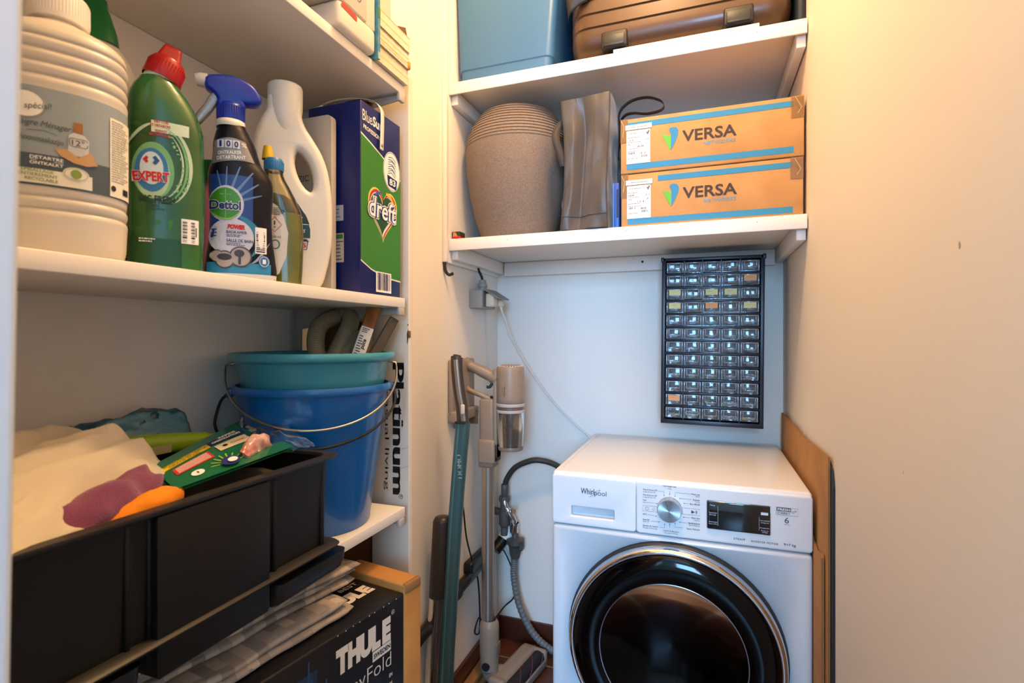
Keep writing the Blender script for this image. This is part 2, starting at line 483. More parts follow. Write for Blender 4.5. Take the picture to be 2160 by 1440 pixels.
# control panel
m = W(wm).use(ENP)
m.curve2d([rrect(-.1495, x1-.0045, .7235, .8415, .004)], .004, .0045, 3, Matrix.Translation((0, yf+.009, 0)) @ RX)
m.use(LINE)
def lab(t, u, v, w, al='l', b=.02): m.dtext(PS, t, u, v, w, None, .0003, bold=b, al=al)
for t, u, v, w in (('Was & Droog 90\'', -.138, .8265, .034), ('Was & Droog 45\'', -.138, .8135, .034), ('Wol', -.138, .801, .008), ('20°C', -.138, .767, .010),
                   ('Snel 30\'', -.138, .754, .016), ('Spoelen & Centrif.', -.138, .739, .036)):
    lab(t, u, v, w)
for t, u, v, w in (('Lavage & Séch. 90\'', -.138, .8215, .030), ('Lavage & Séch. 45\'', -.138, .8085, .030), ('Laine', -.138, .796, .009), ('Rapide 30\'', -.138, .749, .015),
                   ('Rinçage & Essorage', -.138, .734, .034)):
    lab(t, u, v, w, b=0)
for t, v, w in (('Witte was', .8265, .020), ('Katoen', .8135, .015), ('Eco 40-60', .803, .022), ('Fijne was', .770, .019), ('Synthetisch', .757, .026)):
    lab(t, -.007, v, w, 'r')
for t, v, w in (('Blanc', .8220, .009), ('Coton', .809, .010), ('Délicat', .7655, .012), ('Synthétiques', .7525, .024)):
    lab(t, -.007, v, w, 'r', 0)
lab('Gemengde was', -.075, .8395, .030, 'c'); lab('Mixte', -.075, .834, .009, 'c', 0)
lab('Centrif. & Afpompen', -.072, .7325, .036, 'c'); lab('Essorage & Vidange', -.072, .7275, .031, 'c', 0)
KU, KV = -.075, .786
for pts in (((-.102, .8265), (-.088, .8265), (-.088, .8165)), ((-.075, .829), (-.075, .821)), ((-.028, .8265), (-.063, .8265), (-.063, .8175)), ((-.026, .8135), (-.052, .8135)),
            ((-.032, .803), (-.042, .803)), ((-.128, .796), (-.104, .796)), ((-.126, .767), (-.106, .765)), ((-.120, .752), (-.100, .752)), ((-.099, .739), (-.087, .739), (-.087, .748)),
            ((-.075, .741), (-.075, .749)), ((-.030, .770), (-.043, .770)), ((-.036, .757), (-.052, .757)), ((-.045, .744), (-.063, .744), (-.063, .753))):
    m.dline(PS, pts, .0006, .0003)
    m.dell(PS, *pts[-1], .0011, .0011, .0003, 8, 1)
def outline(u0, u1, v0, v1, w=.0006):
    m.dline(PS, [(u0, v0), (u1, v0), (u1, v1), (u0, v1), (u0, v0)], w, .0003)
outline(-.138, -.104, .775, .788); outline(-.046, -.007, .777, .792)
m.dline(PS, [(-.128+.004*math.cos(R(a)), .7815+.004*math.sin(R(a))) for a in range(-235, 56, 10)], .0007, .0003)
m.dline(PS, [(-.128, .7865), (-.128, .782)], .0007, .0003)
m.dline(PS, [(-.113+.003*math.cos(R(a)), .7815+.003*math.sin(R(a))) for a in range(-200, 100, 10)], .0006, .0003)
m.dpoly(PS, [(-.026, .7885), (-.018, .7845), (-.026, .7805)], .0003)
m.drect(PS, -.0165, -.0153, .781, .788, .0003); m.drect(PS, -.0142, -.0130, .781, .788, .0003)
outline(.155, .198, .799, .816)
m.use(mat('badge_grey', '#5a5a60', .5)).drect(PS, .1555, .1845, .8075, .8155, .0003)
m.use(WHITEM).dtext(PS, 'FRESH', .170, .8115, .025, .0050, .0005, bold=.02)
m.use(LINE).dtext(PS, 'CARE+', .170, .8032, .025, .0048, .0003)
m.dline(PS, [(.191+.0042*math.cos(R(a)), .808+.0032*math.sin(R(a*1.3))) for a in range(0, 360, 20)], .0006, .0003)
m.dtext(PS, '6', .176, .788, .0085, .0125, .0003); m.dtext(PS, 'SENSE', .176, .7785, .011, .0016, .0003)
m.dtext(PS, 'INVERTER MOTOR', .131, .7325, .056, .0045, .0003, bold=.015, space=1.15)
m.dtext(PS, '9+7 kg', .182, .7330, .024, .0072, .0003, bold=.012)
m.use(GRN); m.dtext(PS, 'STEAM', .078, .7335, .024, .0048, .0003, bold=.015, space=1.1)
m.dtext(PS, 'Steam Refresh', -.007, .744, .030, .0040, .0003, bold=.02, al='r')
sharp(m.build('control_panel', wm), 50)
# knob
m = W(wm).use(mat('knob_rim', '#c9bba6', .2, metal=1)); m.lathe([(.0285, yf-.001), (.0285, yf-.006), (.0275, yf-.008)], 48, (KU, 0, KV), 'y')
kb = mat('brushed_knob', '#c4ccd6', .28, metal=1)
nt = kb.node_tree; b_ = nt.nodes['Principled BSDF']; b_.inputs['Anisotropic'].default_value = .85
tg = nt.nodes.new('ShaderNodeTangent'); tg.direction_type = 'RADIAL'; tg.axis = 'Y'; nt.links.new(tg.outputs[0], b_.inputs['Tangent'])
m.use(kb)
m.lathe([(.0275, yf-.008), (.0265, yf-.022), (.0255, yf-.0235), (.0003, yf-.0235)], 64, (KU, 0, KV), 'y')
m.use(LINE).dline(plane((0, yf-.0238, 0), (1, 0, 0), (0, 0, 1)), [(KU-.008, KV+.024), (KU-.004, KV+.010)], .0008, 0)
o = m.build('program_knob', wm); o.data.transform(Matrix.Translation((-(KU+.07), 0, -(KV-ZF)))); o.location = (KU+.07, 0, KV-ZF); sharp(o)
# display
m = W(wm).use(mat('display_glass', '#04060a', .04, coat=1)); m.box(.009, .1425, yf-.004, yf+.004, .7505, .8155, .0025, 3)
m.use(CHROME); m.dline(plane((0, yf-.0008, 0), (1, 0, 0), (0, 0, 1)), rrect(.0085, .143, .750, .816, .003)+[(.143, .80)], .0014, 0)
DS = plane((0, yf-.0042, 0), (1, 0, 0), (0, 0, 1))
m.use(mat('display_print', '#cfd8e6', .5))
for t, u, v, w in (('Temp.', .021, .806, .012), ('Toerental', .021, .789, .017), ('Essorage', .021, .784, .014), ('Startuitstel', .022, .768, .018), ('Départ différé', .022, .763, .019),
                   ('Hoeveelheid', .131, .783, .019), ('Séchage seul', .131, .778, .016), ('Droogstanden', .131, .766, .019), ('Niveaux de', .131, .7605, .015), ('séchage', .131, .7565, .012)):
    m.dtext(DS, t, u, v, w, None, .0003)
m.drect(DS, .123, .138, .7955, .8015, .0003); m.dline(DS, [(.0325, .760), (.0325, .806)], .0004, .0003); m.dline(DS, [(.1195, .760), (.1195, .79)], .0004, .0003)
sharp(m.build('display', wm), 50)
# door
d = W(wm); C0 = (-.07, 0, .455)
d.use(mat('door_gap', '#26272a', .4)).lathe([(.2515, yf-.001), (.2505, yf-.010), (.244, yf-.014)], 96, C0, 'y')
d.use(mat('door_black', '#020203', .08, spec=.35)).lathe([(.231, yf-.037), (.2275, yf-.041), (.200, yf-.046), (.172, yf-.045), (.167, yf-.040)], 96, C0, 'y')
d.use(mat('bezel_line', '#aab4c4', .2, metal=1)).lathe([(.1680, yf-.0405), (.1665, yf-.0425), (.165, yf-.040)], 96, C0, 'y')
dr = d.build('door', wm)
d = W(wm).use(CHROME).lathe([(.247, yf-.010), (.2475, yf-.020), (.245, yf-.031), (.240, yf-.0375), (.2345, yf-.0385), (.2305, yf-.034)], 96, C0, 'y')
d.build('chrome_ring', dr)
DG = clear('door_glass', '#2f343c', .06, .0, .09, '#0a0b0d', 1.3)
d = W(wm).use(DG)
d.lathe([(.1655, yf-.040), (.153, yf-.0325), (.140, yf-.0260), (.125, yf-.0185), (.11, yf-.012), (.08, yf-.002), (.04, yf+.007), (.0003, yf+.010)], 96, (-.07, 0, .455), 'y')
d.build('glass_bowl', dr, label='dark transparent glass bowl')
d = W(wm).use(mat('drum_steel', '#7d838c', .25, metal=1, bump=(60, .15)))
d.lathe([(.19, yf+.022), (.24, yf+.06), (.24, yf+.42), (.0003, yf+.42)], 64, C0, 'y')
d.use(mat('drum_lifter', '#6d7178', .4))
for a in (-100, 20, 140):
    c, s_ = math.cos(R(a)), math.sin(R(a)); px, pz = -.07+.235*c, .455+.235*s_
    d.rings([[(px-s_*w-c*h, y, pz+c*w-s_*h) for w, h in ((-.045, -.01), (-.012, .05), (.012, .05), (.045, -.01))] for y in (yf+.10, yf+.39)])
d.use(BLACK)
for i in range(10):
    for j in range(14):
        a = R(-150+120*j/13); d.box(-.07+.237*math.cos(a)-.003, -.07+.237*math.cos(a)+.003, yf+.10+.028*i, yf+.106+.028*i, .455+.237*math.sin(a)-.003, .455+.237*math.sin(a)+.003)
d.build('drum', wm)

# the body needs an open mouth behind the door glass: cut the front box
bo = bpy.data.objects['body']
cut = MB(); cut.T = Matrix.Translation(-wm.location); cut.lathe([(.0003, yf-.02), (.248, yf-.02), (.248, yf+.45), (.0003, yf+.45)], 64, C0, 'y')
co_ = cut.build('cut'); co_.parent = wm
bm = bmesh.new(); bm.from_mesh(co_.data); bmesh.ops.remove_doubles(bm, verts=bm.verts, dist=1e-4); bmesh.ops.recalc_face_normals(bm, faces=bm.faces); bm.to_mesh(co_.data); bm.free()
md = bo.modifiers.new('b', 'BOOLEAN'); md.object = co_; md.operation = 'DIFFERENCE'; md.solver = 'EXACT'
bpy.context.view_layer.update()
nm = bpy.data.meshes.new_from_object(bo.evaluated_get(bpy.context.evaluated_depsgraph_get()))
bo.modifiers.clear(); bo.data = nm; bpy.data.objects.remove(co_)

# flattened cardboard between washer and wall
def board(name, label, x0, x1, outline_yz, col=CARD, edge=CARDD, tilt=0.):
    """upright sheet: outline in (y, z)"""
    t = MB().use(col); n = len(outline_yz)
    a = [(x0, y, z) for y, z in outline_yz]; b = [(x1, y, z) for y, z in outline_yz]
    t.add(a+b, [tuple(range(n)), tuple(range(2*n-1, n-1, -1))])
    t.use(edge); t.add(a+b, [(i, (i+1) % n, n+(i+1) % n, n+i) for i in range(n)])
    o = t.build(name); bm = bmesh.new(); bm.from_mesh(o.data); bmesh.ops.recalc_face_normals(bm, faces=bm.faces); bm.to_mesh(o.data); bm.free()
    o['label'] = label; o['category'] = 'cardboard'; return o
board('cardboard_sheet', 'tall flattened brown cardboard carton standing between washing machine and wall', .2365, .2405,
      [(1.213, ZF), (1.88, ZF), (1.88, .957), (1.62, .953), (1.545, .949), (1.53, .938), (1.515, .955), (1.49, .946), (1.30, .953), (1.213, .955)])
board('cardboard_sheet', 'lower brown cardboard sheet pressed against the side of the washing machine', .2290, .2345,
      [(1.237, ZF), (1.80, ZF), (1.80, .80), (1.36, .752), (1.30, .735), (1.245, .748), (1.237, .742)])
o = board('gap_shade_sheet', 'thin dark sheet added as the shaded gap between the tall cardboard and the wall', .2412, .2450,
      [(1.196, ZF), (1.88, ZF), (1.88, .93), (1.23, .945), (1.205, .93), (1.196, .90)], mat('gap_shade_sheet', '#23262a', .6), mat('gap_shade_edge', '#1a1c1f', .6))  # added sheet: its dark colour stands in for shadow in the narrow gap
o['category'] = 'sheet'
# tape on the tall sheet
# ------------------------------------------------------------------ drawer cabinet
cab = thing('drawer_cabinet', (.022, 1.90, .919), 'black wall cabinet with sixty small clear drawers', 'cabinet', tilt=(0, R(.5)))
CB = mat('cabinet_navy', '#141b28', .35)
cw, ch, cd = .1515, .533, .125     # half width, height, depth
m = MB().use(CB)
m.box(-cw, -cw+.012, -cd-.004, .0, 0, ch, .002); m.box(cw-.012, cw, -cd-.004, .0, 0, ch, .002)
m.box(-cw, cw, -cd-.004, .0, ch-.010, ch, .002); m.box(-cw, cw, -cd-.006, .0, 0, .014, .002)
m.box(-cw+.01, cw-.01, -.006, 0, .01, ch-.01)
m.box(-cw-.003, -cw+.006, -cd-.006, -cd+.02, ch-.012, ch+.003, .002); m.box(cw-.006, cw+.003, -cd-.006, -cd+.02, ch-.012, ch+.003, .002)
RH = (ch-.026)/12; CWD = (2*cw-.026)/5
for r in range(1, 12): m.box(-cw+.01, cw-.01, -cd, -.005, .0145+r*RH-.003, .0145+r*RH+.003, .0008)
for c in range(1, 5): m.box(-cw+.013+c*CWD-.0012, -cw+.013+c*CWD+.0012, -cd+.006, -.005, .013, ch-.01)
sharp(m.build('frame', cab))
DC = clear('drawer_plastic', '#eef2f5', .035, .0, .07)
DCT = clear('drawer_plastic_front', '#dce4ea', .22, .05, .10)
def drawer_mesh():
    m = MB().use(DC); w, h = CWD/2-.0022, RH-.0085
    m.box(-w, w, 0, .0012, 0, h, .0005)                 # front plate
    m.box(-w, -w+.0012, 0, .10, 0, h-.006); m.box(w-.0012, w, 0, .10, 0, h-.006); m.box(-w, w, 0, .10, 0, .0012)
    m.use(DCT)
    # raised label holder with a pull lip
    m.box(-w, -w+.0035, -.0035, .0, .001, h, .0008); m.box(w-.0035, w, -.0035, .0, .001, h, .0008); m.box(-w, w, -.0035, 0, h-.003, h, .0008)
    m.box(-w+.007, w-.007, -.005, -.0015, .011, .0135, .0008); m.box(-w+.007, -w+.0095, -.005, -.0015, .0135, h-.001, .0008); m.box(w-.0095, w-.007, -.005, -.0015, .0135, h-.001, .0008)
    m.rings([[(x, -.0015-d_, z) for d_, z in ((0, .0115), (.010, .0085), (.0115, .0065), (.010, .0055), (0, .0075))] for x in (-.0085, .0085)], True, True, True, False)
    return m
dm = None; q = random.Random(3)
YEL, ORG = mat('paper_yellow', '#cfcb90', .7), mat('paper_orange', '#dfa06c', .7)
notes = {(1, 4): (ORG, 'Draad'), (2, 0): (YEL, 'Pin'), (2, 2): (YEL, 'Vijzen'), (2, 3): (YEL, 'Vis'), (3, 0): (YEL, 'Pluggen'), (3, 2): (ORG, 'Kroon'), (3, 4): (YEL, 'Moeren'), (10, 0): (ORG, 'Plug')}
for r in range(12):
    for c in range(5):
        x = -cw+.013+(c+.5)*CWD; z = ch-.0115-(r+1)*RH+.0045
        if dm is None: d_ = drawer_mesh().build('drawer', cab); dm = d_.data; sharp(d_)
        else: d_ = bpy.data.objects.new('drawer', dm); COL.objects.link(d_); d_.parent = cab
        d_.location = (x, -cd-.001, z); d_.rotation_euler = (R(q.uniform(-1.2, 1.2)), 0, R(q.uniform(-1.5, 1.5)))
        if (r, c) in notes:
            col, word = notes[(r, c)]; n_ = MB().use(col); n_.box(-.0175, .0175, -.0066, -.0060, .013, .0305)
            n_.use(LINE).dline(plane((0, -.0068, 0), (1, 0, 0), (0, 0, 1)), [(-.012+i*.0012, .024+.0015*math.sin(i*2.1+c)) for i in range(int(12+6*q.random()))], .0004, 0)
            o = n_.build('paper_label', d_); o['label'] = ('orange' if col is ORG else 'yellow')+' handwritten paper label'
# loose hardware inside the drawers
hw = MB(); cols = [mat('hw_zinc', '#d2d1cd', .35, metal=.6), mat('hw_brass', '#c9a65c', .4, metal=.6), mat('hw_white', '#f0eee8', .5), mat('hw_red', '#8a4a40', .5), mat('hw_dark', '#35353a', .4)]
for r in range(12):
    for c in range(5):
        cx = -cw+.013+(c+.5)*CWD; cz = ch-.0115-(r+1)*RH+.0045
        if (r, c) == (11, 4):
            hw.use(mat('hw_yellow', '#e8c021', .4)); hw.box(cx-.02, cx+.018, -cd+.006, -cd+.012, cz+.003, cz+.012, .003); continue
        if (r, c) in ((11, 3), (11, 1), (10, 3)):
            hw.use(cols[2])
            for k in range(5):
                x_ = cx-.016+k*.008; hw.lathe([(.0055, -cd+.010), (.0055, -cd+.006), (.003, -cd+.006), (.003, -cd+.010)], 12, (x_, 0, cz+.009+.008*(c == 1)), 'y')
        elif r >= 4 or q.random() < .5: pass
        hw.use(q.choice(cols))
        for k in range(16 if r > 5 else 11):
            if k == 4: hw.use(q.choice(cols))
            x_, y_, z_ = cx+q.uniform(-.014, .014), -cd+q.uniform(.006, .05), cz+.003+q.uniform(0, .013)
            a = q.uniform(0, 6.28); L = q.uniform(.004, .010); t_ = q.uniform(-.003, .006)
            p0 = (x_-L*math.cos(a), y_-abs(L*math.sin(a))*.4, z_); p1 = (x_+L*math.cos(a), y_+abs(L*math.sin(a))*.4, max(cz+.003, z_+t_))
            hw.cyl(p0, p1, q.uniform(.0007, .0016), n=6)
            if q.random() < .5: hw.cyl(p0, tuple(p0[i]*.85+p1[i]*.15 for i in range(3)), .0026, n=8)
o = hw.build('small_hardware'); o.location = cab.location; o.rotation_euler = cab.rotation_euler
o['kind'] = 'stuff'; o['label'] = 'loose screws, rings and wall plugs inside the clear drawers'; o['category'] = 'hardware'

# ------------------------------------------------------------------ power socket, plug and cords
sk = thing('power_socket', (XL, 1.70, 1.33), 'grey surface-mounted socket with raised lid under the niche shelf', 'power socket')
SG = mat('socket_grey', '#9d9a94', .45)
m = W(sk).use(SG); m.box(XL, -.708, 1.652, 1.775, 1.298, 1.362, .004, 2); m.use(mat('socket_face', '#6c6a66', .5)).box(-.709, -.7065, 1.66, 1.768, 1.303, 1.357); sharp(m.build('housing', sk))
m = W(sk).use(mat('lid_grey', '#84827d', .4)); m.T = m.T @ Matrix.Translation((-.708, 0, 1.362)) @ Matrix.Rotation(R(32), 4, 'Y'); m.box(0, .062, 1.664, 1.772, -.001, .005, .002, 2); sharp(m.build('lid', sk))
m = W(sk).use(SG); m.lathe([(.014, 1.360), (.014, 1.374), (.017, 1.376), (.017, 1.386), (.013, 1.389), (.013, 1.398), (.009, 1.401), (.0, 1.401)], 12, (-.733, 1.715, 0)); sharp(m.build('cable_gland', sk))
o = MB().use(BLACK).tube(smooth_path([(-.733, 1.715, 1.39), (-.735, 1.712, 1.41), (-.742, 1.705, 1.43), (-.7445, 1.70, 1.44)]), .0045, 10).build('supply_cable')
o['label'] = 'short black cable entering the top of the grey socket'; o['category'] = 'cable'
pl = thing('power_plug', (-.69, 1.735, 1.325), 'cream plug in the grey socket with white cord down to washing machine', 'plug')
m = W(pl).use(mat('plug_cream', '#d8cfb8', .45)); m.box(-.7065, -.675, 1.675, 1.715, 1.303, 1.350, .006, 3); m.box(-.7065, -.668, 1.730, 1.762, 1.306, 1.338, .006, 3); sharp(m.build('plug_body', pl), 50)
m = W(pl).use(mat('cord_white', '#ddd8cf', .5)); m.cyl((-.678, 1.746, 1.312), (-.672, 1.748, 1.288), .0055, .004)
m.tube(smooth_path([(-.673, 1.748, 1.290), (-.664, 1.76, 1.26), (-.655, 1.79, 1.20), (-.61, 1.85, 1.09), (-.53, 1.89, .965), (-.44, 1.90, .875), (-.385, 1.897, .83), (-.37, 1.892, .79)]), .0032, 8); m.build('cord', pl)
o = MB().use(mat('cord_white2', '#d8d0c4', .5)).tube(smooth_path([(-.7525, 1.79, 1.296), (-.753, 1.80, 1.22), (-.752, 1.81, 1.12), (-.75, 1.80, 1.0), (-.752, 1.80, .6), (-.745, 1.80, .35)]), .002, 6).build('charger_cord')
o['label'] = 'thin white cord hanging straight down the wall below the socket'; o['category'] = 'cable'
o = MB().use(mat('hook_dark', '#2a231d', .4)).tube(smooth_path([(-.7505, 1.458, 1.431), (-.750, 1.462, 1.405), (-.742, 1.47, 1.392), (-.728, 1.47, 1.395)]), .005, 8).build('cable_end')
o['label'] = 'short dark cable stub curling out below the niche side panel'; o['category'] = 'cable'
# ================================================================== vacuum cleaners and plumbing in the corner
BEI = mat('vac_beige', '#948474', .38); BEID = mat('vac_beige_dark', '#7d6f60', .4)
TUBE = mat('vac_tube_alu', '#b7aea3', .3, metal=.85)
SMOKE = clear('vac_bin_clear', '#9a8f86', .22, .10, .1, '#7d756d')
v = thing('stick_vacuum', (-.675, 1.62, ZF), 'beige cordless stick vacuum with clear bin hanging at the wall beside the washing machine', 'vacuum cleaner')
CX, CY = -.593, 1.62
m = W(v).use(BEI)
m.lathe([(.0003, 1.108), (.030, 1.108), (.0335, 1.106)], 40, (CX, CY, 0))
m.lathe([(.041, 1.104), (.0445, 1.099), (.0455, 1.085), (.0455, 1.00), (.0445, .985), (.043, .983)], 40, (CX, CY, 0))
m.use(mat('grille_light', '#cfc8bc', .4))
for k in range(26):
    a = R(-170+k*7.6*1.6); m.box(-.0011, .0011, -.0015, .0015, -.006, .006) if False else None
    c, s_ = math.cos(a), math.sin(a)
    m.rings([[(CX+c*r1-s_*w, CY+s_*r1+c*w, z) for r1, w in ((.034, -.0018), (.0415, -.0018), (.0415, .0018), (.034, .0018))] for z in (1.088, 1.106)], True, True, True, False)
m.use(DARK).lathe([(.0335, 1.1055), (.036, 1.100), (.036, 1.09)], 40, (CX, CY, 0)); 
m.use(mat('vac_text', '#5e3a2c', .5))
cylS = lambda cx, cy, r: (lambda u, v_, off=0.: (cx+(r+off)*math.sin(u/r), cy-(r+off)*math.cos(u/r), v_))
m.dtext(cylS(CX, CY, .0455), 'Premium', -.004, 1.022, .030, .0055, .0004, bold=.02, rot=R(-90)); m.dtext(cylS(CX, CY, .0455), 'Multi Cyclonic', -.012, 1.022, .030, .0045, .0004, rot=R(-90))
sharp(m.build('motor_housing', v))
m = W(v).use(mat('vac_band', '#b4b0b0', .25)); m.lathe([(.0450, .983), (.047, .981), (.047, .974), (.0445, .972)], 40, (CX, CY, 0)); m.lathe([(.0445, .962), (.0465, .960), (.0465, .954), (.044, .952)], 40, (CX, CY, 0))
m.use(mat('vac_band_dark', '#6d5d50', .3)).lathe([(.0442, .972), (.0442, .962)], 40, (CX, CY, 0))
sharp(m.build('bin_collar', v))
m = W(v).use(SMOKE).lathe([(.0445, .953), (.0440, .90), (.0405, .850), (.0395, .834), (.0003, .832)], 40, (CX, CY, 0))
m.use(mat('vac_bin_rim', '#776b62', .35)).lathe([(.0405, .842), (.0415, .838), (.041, .831), (.037, .829), (.0003, .829)], 40, (CX, CY, 0)); o = m.build('dust_bin', v); sharp(o)
m = W(v).use(mat('cyclone_grey', '#8e8a88', .45)); m.lathe([(.030, .955), (.030, .938), (.024, .936), (.024, .905), (.030, .900), (.024, .897), (.018, .875), (.018, .84)], 24, (CX, CY, 0))
for k in range(20):
    a = 2*math.pi*k/20; m.cyl((CX+.0245*math.cos(a), CY+.0245*math.sin(a), .905), (CX+.0245*math.cos(a), CY+.0245*math.sin(a), .935), .0012, n=5)
m.use(mat('dust', '#8a7f74', .95, bump=(60, 1, .01)))
for k in range(14): 
    a = rnd.uniform(0, 6.28); r = rnd.uniform(0, .025); s_ = rnd.uniform(.006, .011); m.lathe([(0, -s_), (s_*.8, -s_*.5), (s_, 0), (s_*.7, s_*.6), (0, s_)], 8, (CX+r*math.cos(a), CY+r*math.sin(a), .842))
sharp(m.build('cyclone', o))
# handle loop
m = W(v).use(BEI)
m.tube(smooth_path([(-.752, 1.60, 1.120), (-.735, 1.61, 1.103), (-.70, 1.615, 1.088), (-.655, 1.62, 1.066), (-.637, 1.62, 1.058)]), [.017]*8+[.0175]*8+[.019]*8+[.022]*9, 16, True)
m.tube(smooth_path([(-.755, 1.60, 1.045), (-.735, 1.605, 1.022), (-.70, 1.61, 1.008), (-.665, 1.618, .992), (-.645, 1.62, .980)]), [.009]*33, 12)
m.box(-.648, -.634, 1.60, 1.64, .80, 1.095, .004)
m.use(DARK).tube(smooth_path([(-.655, 1.612, 1.045), (-.662, 1.608, 1.034), (-.672, 1.606, 1.034)]), .005, 8); m.tube([(-.66, 1.61, 1.002), (-.645, 1.61, .998)], .0045, 8)
m.build('handle', v)
m = W(v).use(BEI); m.box(-.698, -.646, 1.598, 1.648, .850, .995, .010, 4); m.use(BEID).dtext(plane((0, 1.5975, 0), (1, 0, 0), (0, 0, 1)), 'rhino', -.692, .93, .018, .004, .0004, rot=R(-90))
m.use(BEI).box(-.701, -.640, 1.592, 1.65, .780, .862, .010, 4); m.use(BEID).box(-.699, -.645, 1.595, 1.648, .768, .790, .006, 3); m.use(DARK).box(-.645, -.634, 1.60, 1.64, .79, .85, .004)
m.build('battery_body', v)
m = W(v).use(TUBE)
S_ = smooth_path
m.rings([[(-.673+.0215*math.cos(a)*(1-.10*(math.cos(3*a) > .6)), 1.62+.0215*math.sin(a), z) for a in [2*math.pi*j/40 for j in range(40)]] for z in (.775, .245)])
m.build('suction_tube', v)
m = W(v).use(BEI); m.lathe([(.0225, .262), (.031, .250), (.0325, .235), (.0315, .14), (.029, .10)], 32, (-.668, 1.62, 0)); m.use(BEID).box(-.640, -.634, 1.60, 1.635, .15, .19, .002); m.use(DARK).tube([(-.668, 1.585, .12), (-.668, 1.655, .12)], .013, 16); m.use(BEI).tube(S_([(-.668, 1.62, .10), (-.662, 1.63, .075), (-.64, 1.66, .062)]), .028, 16); sharp(m.build('joint', v), 50)
m = W(v)
m.T = m.T @ Matrix.Translation((-.592, 1.70, 0)) @ Matrix.Rotation(R(-10), 4, 'Z')
m.use(BEI).box(-.05, .012, -.125, .115, .045, .088, .018, 5); m.box(-.045, .012, -.13, -.105, .036, .092, .008, 3); m.box(-.045, .052, .098, .122, .036, .085, .010, 3); m.use(mat('head_metal', '#b9b3ab', .3, metal=.6)).box(.046, .056, -.125, .105, .036, .06, .003, 2)
m.use(mat('brush_dark', '#221d20', .7, bump=(120, .6, .004))).tube([(.027, y*.01-.105, .062) for y in range(0, 21)], .0235, 20)
m.use(mat('brush_stripe', '#6b3a44', .7))
for k in range(3): m.tube([(.027+.0238*math.cos(t+k*2.1), -.10+.2*t/5, .062+.0238*math.sin(t+k*2.1)) for t in [i*.2 for i in range(26)]], .0016, 5)
m.build('floor_head', v)
# wall mount for it
m = MB().use(BEI); m.box(-.7565, -.738, 1.487, 1.66, .945, 1.128, .008, 3); m.box(-.7565, -.722, 1.487, 1.66, .928, .965, .006, 3); m.use(BEID).box(-.752, -.725, 1.52, 1.54, .905, .93, .003); m.box(-.752, -.718, 1.63, 1.645, .905, .95, .003)
o = sharp(m.build('vacuum_wall_mount')); o['label'] = 'beige plastic charging mount screwed to the wall behind the vacuum handles'; o['category'] = 'wall mount'

# teal vacuum
TEAL = mat('vac_teal', '#41646a', .28, metal=.3); TG = mat('vac_darkgrey', '#3b3632', .35)
t = thing('slim_vacuum', (-.69, 1.34, ZF), 'slim teal stick vacuum with dark grey handle leaning near the wall mount', 'vacuum cleaner')
m = W(t).use(TG)
m.tube(S_([(-.652, 1.345, 1.148), (-.653, 1.342, 1.135), (-.651, 1.34, 1.10), (-.644, 1.34, 1.045), (-.636, 1.34, 1.0), (-.633, 1.34, .957)]), [.006]+[.012]*4+[.0175]*36, 18, True, .85)
m.use(mat('vac_grey_stripe', '#8b8378', .3, metal=.5)).tube(S_([(-.648, 1.3255, 1.135), (-.644, 1.3235, 1.10), (-.637, 1.323, 1.045), (-.629, 1.3245, 1.0), (-.624, 1.3255, .965)]), .0075, 10, True, .5)
m.use(mat('vac_switch', '#c9c3b8', .3)).box(-.630, -.618, 1.317, 1.323, .985, 1.012, .003, 3)
m.use(DARK).box(-.648, -.619, 1.318, 1.324, .957, .964, .001); sharp(m.build('handle', t), 50)
m = W(t).use(TEAL); ax = [(-.632, 1.34, .958), (-.641, 1.34, .866), (-.656, 1.34, .687), (-.681, 1.34, .303), (-.690, 1.34, .10)]
rr = []
for x, y, z in ax: rr.append([(x+.0185*math.copysign(abs(math.cos(a))**.6, math.cos(a)), y+.018*math.copysign(abs(math.sin(a))**.6, math.sin(a)), z) for a in [2*math.pi*j/28 for j in range(28)]])
m.rings(rr); m.use(mat('teal_light', '#4f8a90', .3, metal=.3)).tube([(x-.004, 1.3215, z) for x, y, z in ax], .0022, 6)
m.use(mat('teal_print', '#b9cfd0', .5)); m.dtext(lambda u, v_, off=0.: (-.641+.006+u, 1.3208-off, .87+v_), 'DOMO', .001, -.03, .066, .0135, .0012, bold=.03, rot=R(94)); m.build('tube', t)
m = W(t).use(mat('vac_black', '#2c2826', .38))
rr = []
for x, z, sx, sy in ((-.690, .690, .004, .008), (-.695, .687, .022, .022), (-.6975, .675, .0255, .026), (-.706, .52, .026, .028), (-.709, .462, .0265, .028)):
    rr.append([(x+sx*math.cos(a), 1.338+sy*math.sin(a), z) for a in [2*math.pi*j/32 for j in range(32)]])
m.rings(rr); m.build('motor_body', t)
m = W(t).use(clear('teal_bin', '#77716d', .35, .12, .08, '#4a4643'))
m.rings([[(x+.0255*math.cos(a), 1.338+.027*math.sin(a), z) for a in [2*math.pi*j/32 for j in range(32)]] for x, z in ((-.709, .462), (-.718, .33), (-.726, .18))])
o = m.build('dust_bin', t); m = W(t).use(DARK).lathe([(.012, .44), (.016, .43), (.017, .30), (.010, .28), (.010, .2)], 20, (-.716, 1.338, 0)); m.build('filter', o)

